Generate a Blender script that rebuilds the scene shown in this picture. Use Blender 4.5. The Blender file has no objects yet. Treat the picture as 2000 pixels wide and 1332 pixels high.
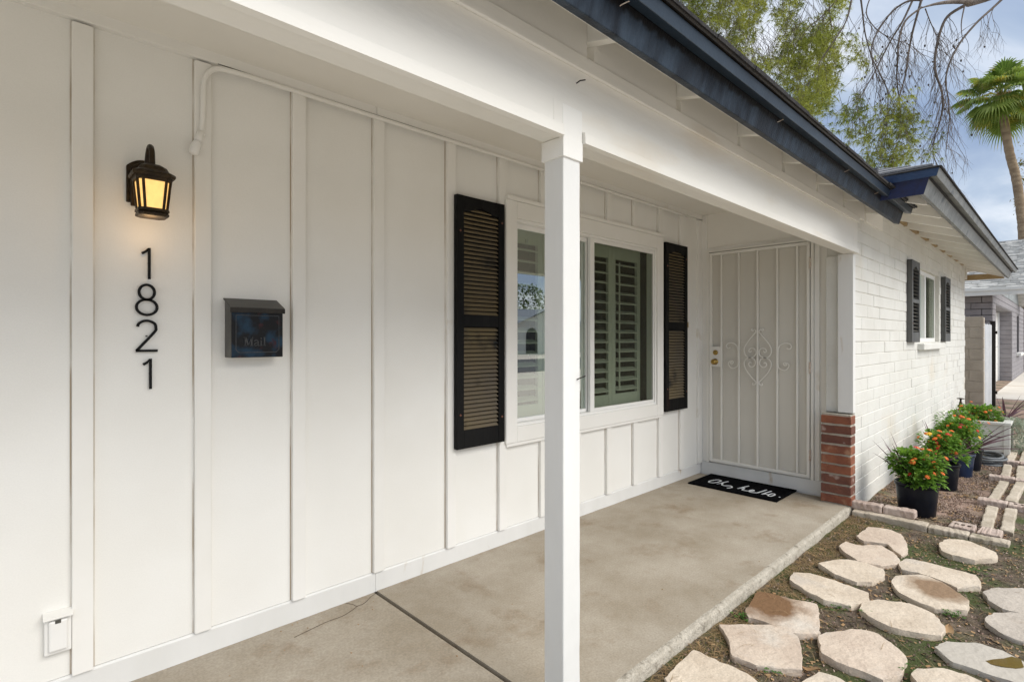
import bpy, math, random
from mathutils import Vector, noise as mnoise
random.seed(7)
scene = bpy.context.scene
COL = scene.collection

# ------------------------------------------------------------------ camera
F_PX, CX, HOR, CAM_H = 1041.5, 1000.0, 660.0, 1.322       # in pixels of the 2000 px wide photograph
_n = math.hypot(1088, F_PX); SX, CC = 1088/_n, F_PX/_n
cam = bpy.data.cameras.new('camera'); cam_o = bpy.data.objects.new('camera', cam); COL.objects.link(cam_o)
cam.sensor_width = 36; cam.lens = F_PX/2000*36; cam.shift_y = -6/2000
cam.clip_start = .05; cam.clip_end = 2000
cam_o.location = (0, 0, CAM_H); cam_o.rotation_euler = (math.pi/2, 0, -math.atan2(CC, SX))
scene.camera = cam_o
def ray(px, py):
    u = (px-CX)/F_PX; return (SX*u+CC, -CC*u+SX, (HOR-py)/F_PX)
def onX(px, py, X): d = ray(px, py); t = X/d[0]; return (X, d[1]*t, CAM_H+d[2]*t)
def onY(px, py, Y): d = ray(px, py); t = Y/d[1]; return (d[0]*t, Y, CAM_H+d[2]*t)
def onZ(px, py, Z): d = ray(px, py); t = (Z-CAM_H)/d[2]; return (d[0]*t, d[1]*t, Z)
def atT(px, py, t): d = ray(px, py); return (d[0]*t, d[1]*t, CAM_H+d[2]*t)

# ------------------------------------------------------------------ sky, sun, exposure
SUN_EL, SUN_AZ = math.radians(46), math.radians(166)      # azimuth clockwise from +Y
world = bpy.data.worlds.new('World'); scene.world = world; world.use_nodes = True
wn = world.node_tree; wn.nodes.clear(); W = wn.nodes.new; WL = wn.links.new
sky = W('ShaderNodeTexSky'); sky.sky_type = 'NISHITA'; sky.sun_disc = False
sky.sun_elevation = SUN_EL; sky.sun_rotation = SUN_AZ; sky.air_density = 1.4; sky.dust_density = 1.5
tc = W('ShaderNodeTexCoord'); sep = W('ShaderNodeSeparateXYZ'); WL(tc.outputs['Generated'], sep.inputs[0])
zc = W('ShaderNodeMath'); zc.operation = 'MAXIMUM'; WL(sep.outputs['Z'], zc.inputs[0]); zc.inputs[1].default_value = 0
za = W('ShaderNodeMath'); za.operation = 'ADD'; WL(zc.outputs[0], za.inputs[0]); za.inputs[1].default_value = .22
dx = W('ShaderNodeMath'); dx.operation = 'DIVIDE'; WL(sep.outputs['X'], dx.inputs[0]); WL(za.outputs[0], dx.inputs[1])
dy = W('ShaderNodeMath'); dy.operation = 'DIVIDE'; WL(sep.outputs['Y'], dy.inputs[0]); WL(za.outputs[0], dy.inputs[1])
cmb = W('ShaderNodeCombineXYZ'); WL(dx.outputs[0], cmb.inputs[0]); WL(dy.outputs[0], cmb.inputs[1])
cmap = W('ShaderNodeMapping'); WL(cmb.outputs[0], cmap.inputs[0]); cmap.inputs['Rotation'].default_value = (0, 0, .5); cmap.inputs['Scale'].default_value = (1, 1.6, 1); cmap.inputs['Location'].default_value = (3.3, 1.2, 0)
cn = W('ShaderNodeTexNoise'); cn.inputs['Scale'].default_value = 1.15; cn.inputs['Detail'].default_value = 8; cn.inputs['Roughness'].default_value = .52; cn.inputs['Distortion'].default_value = .35
WL(cmap.outputs[0], cn.inputs['Vector'])
cr = W('ShaderNodeValToRGB'); WL(cn.outputs['Fac'], cr.inputs[0])
cr.color_ramp.elements[0].position = .36; cr.color_ramp.elements[0].color = (2.6, 3.4, 5.0, 1)
cr.color_ramp.elements[1].position = .70; cr.color_ramp.elements[1].color = (8.8, 9.0, 9.4, 1)
e = cr.color_ramp.elements.new(.50); e.color = (4.1, 4.9, 6.2, 1)
mixw = W('ShaderNodeMixRGB'); mixw.inputs[0].default_value = .88; WL(sky.outputs[0], mixw.inputs[1]); WL(cr.outputs[0], mixw.inputs[2])
bg = W('ShaderNodeBackground'); WL(mixw.outputs[0], bg.inputs[0]); bg.inputs[1].default_value = .05
wo = W('ShaderNodeOutputWorld'); WL(bg.outputs[0], wo.inputs[0])

sun = bpy.data.lights.new('sun', 'SUN'); sun.energy = 1.5; sun.angle = math.radians(55); sun.color = (1, .955, .88)
sun_o = bpy.data.objects.new('sun', sun); COL.objects.link(sun_o)
_sd = Vector((math.sin(SUN_AZ)*math.cos(SUN_EL), math.cos(SUN_AZ)*math.cos(SUN_EL), math.sin(SUN_EL)))
sun_o.rotation_euler = _sd.to_track_quat('Z', 'Y').to_euler(); sun_o.location = (0, -6, 9)
vs = scene.view_settings; vs.view_transform = 'Standard'; vs.look = 'None'; vs.exposure = 1.38; vs.gamma = 1
scene.render.engine = 'CYCLES'; scene.cycles.max_bounces = 8; scene.cycles.diffuse_bounces = 5; scene.cycles.transparent_max_bounces = 16

# ------------------------------------------------------------------ materials
MATS = {}
def mat(name, c1, c2=None, scale=4., rough=.6, bump=0., bscale=40., stretch=(1, 1, 1), metal=0., spec=.5, lo=.35, hi=.65, detail=6., c3=None, s3=1., lo3=.55, hi3=.7, grime=None, coat=0., nrough=.5, speck=0., sscale=160.):
    """Principled material; colours c1/c2 mixed by noise, optional third colour in patches, fine relief by bump."""
    m = bpy.data.materials.new(name); m.use_nodes = True; nt = m.node_tree; N = nt.nodes.new; L = nt.links.new
    b = nt.nodes['Principled BSDF']; b.inputs['Roughness'].default_value = rough; b.inputs['Metallic'].default_value = metal
    b.inputs['Specular IOR Level'].default_value = spec
    if coat: b.inputs['Coat Weight'].default_value = coat
    g = N('ShaderNodeNewGeometry'); mp = N('ShaderNodeMapping'); L(g.outputs['Position'], mp.inputs[0]); mp.inputs['Scale'].default_value = stretch
    col = None
    def nz(s, lo, hi, det):
        t = N('ShaderNodeTexNoise'); L(mp.outputs[0], t.inputs['Vector']); t.inputs['Scale'].default_value = s; t.inputs['Detail'].default_value = det; t.inputs['Roughness'].default_value = nrough
        r = N('ShaderNodeMapRange'); L(t.outputs['Fac'], r.inputs[0]); r.inputs[1].default_value = lo; r.inputs[2].default_value = hi
        return r.outputs[0]
    if c2 is None: b.inputs['Base Color'].default_value = (*c1, 1)
    else:
        mx = N('ShaderNodeMixRGB'); mx.inputs[1].default_value = (*c1, 1); mx.inputs[2].default_value = (*c2, 1); L(nz(scale, lo, hi, detail), mx.inputs[0]); col = mx.outputs[0]
        if c3 is not None:
            mx = N('ShaderNodeMixRGB'); L(col, mx.inputs[1]); mx.inputs[2].default_value = (*c3, 1); L(nz(s3, lo3, hi3, detail), mx.inputs[0]); col = mx.outputs[0]
        if grime is not None:      # brownish rub-off along the two long edges of a panel
            tg = N('ShaderNodeTexCoord'); sp = N('ShaderNodeSeparateXYZ'); L(tg.outputs['Generated'], sp.inputs[0])
            a = N('ShaderNodeMath'); a.operation = 'SUBTRACT'; L(sp.outputs['X'], a.inputs[0]); a.inputs[1].default_value = .5
            a2 = N('ShaderNodeMath'); a2.operation = 'ABSOLUTE'; L(a.outputs[0], a2.inputs[0])
            r = N('ShaderNodeMapRange'); L(a2.outputs[0], r.inputs[0]); r.inputs[1].default_value = .478; r.inputs[2].default_value = .494
            pw = N('ShaderNodeMath'); pw.operation = 'MULTIPLY'; L(r.outputs[0], pw.inputs[0]); L(nz(2.3, .36, .55, 8), pw.inputs[1])
            mx = N('ShaderNodeMixRGB'); L(col, mx.inputs[1]); mx.inputs[2].default_value = (*grime, 1); L(pw.outputs[0], mx.inputs[0]); col = mx.outputs[0]
        if speck:                  # fine grain
            t = N('ShaderNodeTexNoise'); L(mp.outputs[0], t.inputs['Vector']); t.inputs['Scale'].default_value = sscale; t.inputs['Detail'].default_value = 3
            r = N('ShaderNodeMapRange'); L(t.outputs['Fac'], r.inputs[0]); r.inputs[1].default_value = .3; r.inputs[2].default_value = .7; r.inputs[3].default_value = 1-speck; r.inputs[4].default_value = 1+speck
            vm = N('ShaderNodeVectorMath'); vm.operation = 'SCALE'; L(col, vm.inputs[0]); L(r.outputs[0], vm.inputs['Scale']); col = vm.outputs[0]
        L(col, b.inputs['Base Color'])
    if bump:
        t = N('ShaderNodeTexNoise'); L(mp.outputs[0], t.inputs['Vector']); t.inputs['Scale'].default_value = bscale; t.inputs['Detail'].default_value = 5
        bp = N('ShaderNodeBump'); bp.inputs['Strength'].default_value = bump; bp.inputs['Distance'].default_value = .01; L(t.outputs['Fac'], bp.inputs['Height']); L(bp.outputs[0], b.inputs['Normal'])
    MATS[name] = m; return m

mat('white_siding', (.80, .785, .74), (.845, .835, .80), 1.6, .55, .06, 60, grime=(.30, .20, .10), speck=.02, sscale=200)
mat('white_trim', (.80, .785, .74), (.845, .83, .795), 2.2, .5, .08, 45, c3=(.60, .52, .40), s3=3.3, lo3=.66, hi3=.82)
mat('white_beam', (.75, .725, .66), (.80, .78, .73), 2.5, .55, .15, 30, stretch=(.35, 1, 1.4), c3=(.66, .56, .42), s3=2.1, lo3=.58, hi3=.8)
mat('soffit_paint', (.83, .805, .745), (.865, .845, .795), 1.3, .6, .05, 60)
mat('post_paint', (.69, .685, .66), (.75, .745, .725), 4, .5, .2, 26, stretch=(1, 1, .3), c3=(.55, .47, .37), s3=9, lo3=.68, hi3=.76)
mat('block_paint', (.66, .65, .605), (.715, .71, .67), 3, .7, .35, 42, c3=(.66, .60, .49), s3=1.4, lo3=.6, hi3=.8)
mat('joint_paint', (.62, .60, .545), (.68, .665, .61), 6, .75, .3, 60)
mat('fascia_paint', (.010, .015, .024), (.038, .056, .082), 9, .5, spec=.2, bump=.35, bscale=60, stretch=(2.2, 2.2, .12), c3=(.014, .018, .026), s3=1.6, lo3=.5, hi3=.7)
mat('moulding_paint', (.014, .026, .044), (.024, .041, .064), 6, .38, .1, 60)
mat('wing_fascia', (.115, .12, .115), (.185, .19, .18), 7, .45, .45, 24, c3=(.04, .045, .05), s3=6, lo3=.6, hi3=.72)
mat('letter_relief', (.022, .026, .030), (.05, .05, .05), 60, .5)
mat('navy_dark', (.002, .010, .060), (.003, .016, .095), 30, .5, .4, 40)
mat('navy_paint', (.006, .026, .085), (.010, .045, .125), 6, .45, .3, 40)
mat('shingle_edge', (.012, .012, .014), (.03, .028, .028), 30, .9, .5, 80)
mat('shingle', (.16, .16, .165), (.26, .26, .265), 22, .9, .5, 120)
mat('brown_trim', (.33, .22, .10), (.42, .30, .15), 6, .6, .2, 40)
mat('concrete', (.285, .24, .178), (.395, .35, .285), 1.7, .8, .16, 90, c3=(.22, .16, .10), s3=3.1, lo3=.54, hi3=.74, detail=14, lo=.36, hi=.64, nrough=.70, speck=.13, sscale=110)
mat('concrete_edge', (.36, .325, .265), (.48, .44, .37), 15, .9, 1., 75, speck=.2, nrough=.65, c3=(.20, .175, .135), s3=16, lo3=.55, hi3=.68)
mat('driveway_concrete', (.54, .50, .44), (.61, .57, .51), 1.2, .8, .1, 60)
mat('black_shutter', (.005, .005, .005), (.011, .011, .011), 8, .55, .25, 70, spec=.10, stretch=(1, 1, .12), c3=(.035, .008, .006), s3=7, lo3=.68, hi3=.8)
mat('louvre_dusty', (.19, .145, .075), (.135, .112, .082), 2.1, .75, .2, 90, c3=(.018, .02, .023), s3=5.5, lo3=.56, hi3=.72)
mat('louvre_dark', (.075, .072, .062), (.12, .11, .09), 9, .6)
mat('faded_shutter', (.055, .056, .054), (.10, .10, .095), 9, .6, .2, 70, stretch=(1, 1, .2))
mat('vinyl_white', (.80, .79, .76), (.84, .83, .80), 3, .35)
mat('plantation', (.60, .62, .56), (.64, .66, .60), 3, .5)
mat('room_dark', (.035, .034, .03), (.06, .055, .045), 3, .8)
mat('black_metal', (.010, .008, .006), (.022, .016, .010), 30, .42, .3, 120, metal=.3)
mat('bronze', (.018, .010, .004), (.045, .027, .009), 40, .45, .3, 150, metal=.5)
mat('mailbox_paint', (.003, .003, .004), (.008, .032, .062), 14, .36, .15, 60, c3=(.045, .010, .012), s3=19, lo3=.60, hi3=.68, detail=9, lo=.46, hi=.62, spec=.25)
mat('mailbox_side', (.04, .038, .032), (.07, .067, .057), 8, .42)
mat('digit_black', (.004, .004, .004), None, rough=.5, spec=.2)
mat('brass', (.45, .31, .10), (.34, .22, .06), 30, .28, metal=1.)
mat('copper_hinge', (.55, .42, .34), (.70, .64, .56), 40, .5)
mat('door_paint', (.78, .76, .70), (.82, .80, .75), 3, .42)
mat('mat_black', (.003, .003, .0035), (.006, .006, .007), 60, 1., .8, 300, spec=.03)
mat('mat_white', (.70, .72, .74), None, rough=.9)
mat('brick_red', (.29, .105, .055), (.19, .065, .038), 9, .9, .7, 70, c3=(.36, .19, .115), s3=12, lo3=.55, hi3=.7)
mat('brick_dark', (.19, .075, .048), (.125, .05, .036), 9, .9, .7, 70, c3=(.46, .36, .31), s3=11, lo3=.6, hi3=.72)
mat('mortar', (.36, .33, .27), (.48, .44, .37), 20, .95, .8, 60)
mat('flag', (.55, .46, .36), (.67, .58, .47), 5, .9, .7, 34, spec=.2, nrough=.66, c3=(.55, .50, .44), s3=2.2, lo3=.55, hi3=.75, detail=9, speck=.12, sscale=130)
mat('flag_pink', (.53, .43, .345), (.64, .54, .44), 5, .9, .7, 34, spec=.2, nrough=.66, c3=(.62, .57, .50), s3=2.6, lo3=.52, hi3=.7, detail=9, speck=.12, sscale=130)
mat('flag_grey', (.44, .39, .335), (.56, .50, .43), 4, .9, .7, 30, spec=.2, nrough=.66, c3=(.40, .34, .28), s3=3.5, lo3=.58, hi3=.72, detail=9, speck=.12, sscale=130)
mat('edging', (.40, .34, .26), (.54, .47, .38), 8, .9, .7, 50, c3=(.25, .22, .15), s3=6, lo3=.58, hi3=.74)
mat('paver', (.42, .32, .27), (.52, .43, .37), 7, .9, .5, 60, c3=(.33, .25, .22), s3=12, lo3=.55, hi3=.75)
mat('pot_black', (.004, .006, .011), (.008, .010, .018), 10, .35, spec=.25)
mat('pot_blue', (.008, .020, .055), (.014, .032, .080), 10, .32)
mat('potting_soil', (.05, .035, .022), (.09, .06, .04), 50, .95, .6, 90)
mat('planter_white', (.60, .59, .55), (.68, .67, .63), 5, .5)
mat('hose_grey', (.09, .10, .11), (.15, .16, .165), 12, .45)
mat('pipe_white', (.68, .67, .62), (.76, .75, .70), 14, .5)
mat('gate_white', (.62, .64, .66), (.70, .71, .72), 5, .5)
mat('cmu_tan', (.40, .345, .275), (.48, .42, .34), 5, .9, .5, 60)
mat('cmu_mortar', (.50, .44, .36), (.56, .50, .42), 9, .9)
mat('slump_grey', (.23, .215, .225), (.29, .275, .285), 4, .85, .5, 40)
mat('slump_mortar', (.17, .16, .165), (.22, .21, .215), 9, .9)
mat('neighbour_shingle', (.46, .45, .42), (.60, .59, .56), 7, .9, .3, 80, c3=(.40, .39, .37), s3=5, lo3=.5, hi3=.65)
mat('neighbour_fascia', (.72, .72, .69), (.78, .78, .75), 3, .5)
mat('grey_siding', (.26, .28, .28), (.32, .34, .34), 4, .6)
mat('bark', (.14, .115, .095), (.24, .205, .175), 12, .9, .8, 30, stretch=(1, 1, .4))
mat('twig', (.095, .075, .060), (.145, .115, .095), 10, .9)
mat('cone', (.045, .033, .027), (.085, .065, .05), 30, .9)
mat('palm_bark', (.21, .15, .095), (.33, .25, .165), 3, .95, .9, 14, stretch=(1, 1, 3))
mat('palm_thatch', (.30, .20, .09), (.42, .30, .14), 8, .9)
mat('asphalt', (.045, .045, .047), (.06, .06, .062), 10, .9, .3, 80)
mat('debris', (.30, .17, .075), (.42, .28, .15), 9, .9)
mat('pebble', (.27, .17, .13), (.50, .40, .33), 60, .9, detail=3, lo=.3, hi=.7, c3=(.16, .11, .08), s3=75, lo3=.5, hi3=.6)
mat('reflect_wall', (.70, .68, .60), None, rough=.7)
mat('reflect_roof', (.16, .18, .21), None, rough=.9)

def leafmat(name, c1, c2, scale, trans=.35, c3=None, s3=2., lo3=.55, hi3=.7):
    m = mat(name, c1, c2, scale, .55, c3=c3, s3=s3, lo3=lo3, hi3=hi3, lo=.3, hi=.7); nt = m.node_tree
    b = nt.nodes['Principled BSDF']; tr = nt.nodes.new('ShaderNodeBsdfTranslucent'); mx = nt.nodes.new('ShaderNodeMixShader')
    src = b.inputs['Base Color'].links[0].from_socket; nt.links.new(src, tr.inputs[0])
    mx.inputs[0].default_value = trans; nt.links.new(b.outputs[0], mx.inputs[1]); nt.links.new(tr.outputs[0], mx.inputs[2])
    nt.links.new(mx.outputs[0], nt.nodes['Material Output'].inputs[0]); return m
leafmat('pine_needle', (.30, .34, .055), (.48, .49, .11), .9, .55, c3=(.17, .22, .04), s3=1.6, lo3=.52, hi3=.66)
leafmat('palm_leaf', (.15, .24, .04), (.29, .37, .075), 1.4, .5, c3=(.52, .42, .07), s3=1.3, lo3=.54, hi3=.66)
leafmat('lantana_leaf', (.12, .27, .028), (.25, .42, .055), 14, .4, c3=(.06, .15, .02), s3=19, lo3=.5, hi3=.65)
leafmat('purple_blade', (.075, .032, .050), (.14, .065, .085), 12, .2)
leafmat('silver_leaf', (.30, .36, .26), (.44, .47, .37), 20, .3)
leafmat('weed_leaf', (.06, .16, .02), (.10, .21, .03), 14, .3)
leafmat('moss_blade', (.070, .095, .018), (.14, .15, .035), 9, .2)
leafmat('straw', (.26, .17, .08), (.38, .27, .14), 20, .2)
leafmat('yellow_leaf', (.30, .24, .05), (.20, .21, .06), 3, .4)
leafmat('tree_leaf', (.05, .09, .02), (.10, .15, .035), 2, .3)
for nm, c in (('flower_orange', (.66, .13, .010)), ('flower_red', (.50, .022, .010)), ('flower_yellow', (.85, .42, .02))):
    mat(nm, c, tuple(min(1, v*1.25) for v in c), 40, .6)

def blacken_top(name, z0, z1, wob):
    """turns the colour black above a ragged line towards the top"""
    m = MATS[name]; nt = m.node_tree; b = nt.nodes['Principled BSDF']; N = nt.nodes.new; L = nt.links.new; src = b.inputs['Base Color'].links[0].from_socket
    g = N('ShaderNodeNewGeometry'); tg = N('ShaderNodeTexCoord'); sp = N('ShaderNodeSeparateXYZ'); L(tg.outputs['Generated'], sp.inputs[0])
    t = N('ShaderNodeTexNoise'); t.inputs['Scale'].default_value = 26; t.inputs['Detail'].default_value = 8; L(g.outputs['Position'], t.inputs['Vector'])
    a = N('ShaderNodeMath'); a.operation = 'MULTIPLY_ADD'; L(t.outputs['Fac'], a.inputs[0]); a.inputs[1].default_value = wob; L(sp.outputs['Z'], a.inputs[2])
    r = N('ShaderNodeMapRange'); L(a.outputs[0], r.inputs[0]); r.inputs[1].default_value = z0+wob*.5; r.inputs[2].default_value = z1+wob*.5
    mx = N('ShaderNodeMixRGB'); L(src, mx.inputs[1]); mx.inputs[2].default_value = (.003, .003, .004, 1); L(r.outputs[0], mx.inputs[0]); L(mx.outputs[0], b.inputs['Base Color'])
blacken_top('fascia_paint', .42, .52, .35); 
def special(name, build):
    m = bpy.data.materials.new(name); m.use_nodes = True; nt = m.node_tree; nt.nodes.clear(); build(nt, nt.nodes.new, nt.links.new); MATS[name] = m
def glass(tint, base):
    def f(nt, N, L):
        o = N('ShaderNodeOutputMaterial'); mx = N('ShaderNodeMixShader'); t = N('ShaderNodeBsdfTransparent'); t.inputs[0].default_value = (*tint, 1)
        g = N('ShaderNodeBsdfGlossy'); g.inputs['Roughness'].default_value = .004; g.inputs[0].default_value = (.92, .97, .97, 1)
        lw = N('ShaderNodeLayerWeight'); lw.inputs[0].default_value = .5
        pw = N('ShaderNodeMath'); pw.operation = 'POWER'; L(lw.outputs['Facing'], pw.inputs[0]); pw.inputs[1].default_value = 4
        fr = N('ShaderNodeMath'); fr.operation = 'MULTIPLY_ADD'; L(pw.outputs[0], fr.inputs[0]); fr.inputs[1].default_value = 1-base; fr.inputs[2].default_value = base
        L(fr.outputs[0], mx.inputs[0]); L(t.outputs[0], mx.inputs[1]); L(g.outputs[0], mx.inputs[2]); L(mx.outputs[0], o.inputs[0])
    return f
special('window_glass', glass((.80, .90, .80), .46))
special('window_glass_dim', glass((.80, .86, .76), .05))
def screen(nt, N, L):
    o = N('ShaderNodeOutputMaterial'); mx = N('ShaderNodeMixShader'); t = N('ShaderNodeBsdfTransparent'); d = N('ShaderNodeBsdfDiffuse')
    d.inputs[0].default_value = (.055, .055, .035, 1); mx.inputs[0].default_value = .30
    L(t.outputs[0], mx.inputs[1]); L(d.outputs[0], mx.inputs[2]); L(mx.outputs[0], o.inputs[0])
special('insect_screen', screen)
def dmesh(nt, N, L):
    o = N('ShaderNodeOutputMaterial'); mx = N('ShaderNodeMixShader'); t = N('ShaderNodeBsdfTransparent'); d = N('ShaderNodeBsdfDiffuse')
    d.inputs[0].default_value = (.74, .71, .64, 1); mx.inputs[0].default_value = .82
    L(t.outputs[0], mx.inputs[1]); L(d.outputs[0], mx.inputs[2]); L(mx.outputs[0], o.inputs[0])
special('door_mesh', dmesh)
def lampglass(nt, N, L):      # seedy amber glass lit from inside
    o = N('ShaderNodeOutputMaterial'); p = N('ShaderNodeBsdfPrincipled'); p.inputs['Base Color'].default_value = (.50, .36, .15, 1); p.inputs['Roughness'].default_value = .35
    p.inputs['Transmission Weight'].default_value = .25
    g = N('ShaderNodeNewGeometry'); n = N('ShaderNodeTexNoise'); n.inputs['Scale'].default_value = 70; L(g.outputs['Position'], n.inputs['Vector'])
    m = N('ShaderNodeMath'); m.operation = 'MULTIPLY'; m.inputs[0].default_value = .36
    r2 = N('ShaderNodeMapRange'); L(n.outputs['Fac'], r2.inputs[0]); r2.inputs[3].default_value = .75; r2.inputs[4].default_value = 1.2; L(r2.outputs[0], m.inputs[1])
    p.inputs['Emission Color'].default_value = (1, .60, .20, 1); L(m.outputs[0], p.inputs['Emission Strength']); L(p.outputs[0], o.inputs[0])
special('lamp_glass', lampglass)
def waterpuddle(nt, N, L):
    o = N('ShaderNodeOutputMaterial'); p = N('ShaderNodeBsdfPrincipled'); p.inputs['Base Color'].default_value = (.16, .11, .035, 1); p.inputs['Roughness'].default_value = .05; L(p.outputs[0], o.inputs[0])
special('puddle', waterpuddle)
def stonestain(base, c, centre, radius, name):
    """flagstone with a wet / mineral stain of its own shape"""
    m = MATS[base].copy(); m.name = name; nt = m.node_tree; b = nt.nodes['Principled BSDF']; N = nt.nodes.new; L = nt.links.new
    src = b.inputs['Base Color'].links[0].from_socket; g = N('ShaderNodeNewGeometry')
    nn = N('ShaderNodeTexNoise'); nn.inputs['Scale'].default_value = 9; nn.inputs['Detail'].default_value = 6; L(g.outputs['Position'], nn.inputs['Vector'])
    d = N('ShaderNodeVectorMath'); d.operation = 'DISTANCE'; L(g.outputs['Position'], d.inputs[0]); d.inputs[1].default_value = centre
    s = N('ShaderNodeMath'); s.operation = 'MULTIPLY_ADD'; L(nn.outputs['Fac'], s.inputs[0]); s.inputs[1].default_value = -radius*1.1; L(d.outputs['Value'], s.inputs[2])
    r = N('ShaderNodeMapRange'); L(s.outputs[0], r.inputs[0]); r.inputs[1].default_value = radius*.62; r.inputs[2].default_value = radius*.12
    mx = N('ShaderNodeMixRGB'); L(src, mx.inputs[1]); mx.inputs[2].default_value = (*c, 1); L(r.outputs[0], mx.inputs[0]); L(mx.outputs[0], b.inputs['Base Color']); MATS[name] = m
def groundmat():
    m = mat('soil', (.070, .050, .034), (.16, .12, .085), 13, .95, 1., 90, detail=12); nt = m.node_tree; b = nt.nodes['Principled BSDF']; N = nt.nodes.new; L = nt.links.new
    src = b.inputs['Base Color'].links[0].from_socket; g = N('ShaderNodeNewGeometry'); sp = N('ShaderNodeSeparateXYZ'); L(g.outputs['Position'], sp.inputs[0])
    def nz(s, lo, hi, det=8):
        t = N('ShaderNodeTexNoise'); L(g.outputs['Position'], t.inputs['Vector']); t.inputs['Scale'].default_value = s; t.inputs['Detail'].default_value = det
        r = N('ShaderNodeMapRange'); L(t.outputs['Fac'], r.inputs[0]); r.inputs[1].default_value = lo; r.inputs[2].default_value = hi; return r.outputs[0]
    def mixc(a, c, f):
        mx = N('ShaderNodeMixRGB'); L(a, mx.inputs[1]); mx.inputs[2].default_value = (*c, 1); L(f, mx.inputs[0]); return mx.outputs[0]
    c = mixc(src, (.055, .072, .016), nz(3.4, .42, .58))        # moss
    c = mixc(c, (.26, .21, .16), nz(60, .63, .72))                # grit
    bx = N('ShaderNodeMapRange'); L(sp.outputs['X'], bx.inputs[0]); bx.inputs[1].default_value = 4.85; bx.inputs[2].default_value = 5.0
    by = N('ShaderNodeMapRange'); L(sp.outputs['Y'], by.inputs[0]); by.inputs[1].default_value = .28; by.inputs[2].default_value = .38
    bm = N('ShaderNodeMath'); bm.operation = 'MULTIPLY'; L(bx.outputs[0], bm.inputs[0]); L(by.outputs[0], bm.inputs[1])
    bn = N('ShaderNodeMath'); bn.operation = 'MULTIPLY'; L(bm.outputs[0], bn.inputs[0]); L(nz(2.2, .36, .62), bn.inputs[1])
    c = mixc(c, (.33, .225, .175), bn.outputs[0])                 # decomposed granite in the bed
    far = N('ShaderNodeMapRange'); L(sp.outputs['Y'], far.inputs[0]); far.inputs[1].default_value = -.02; far.inputs[2].default_value = -.5
    c = mixc(c, (.60, .53, .44), far.outputs[0])                  # unseen front yard, made pale gravel to bounce light up under the eaves
    L(c, b.inputs['Base Color'])
groundmat()

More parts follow.
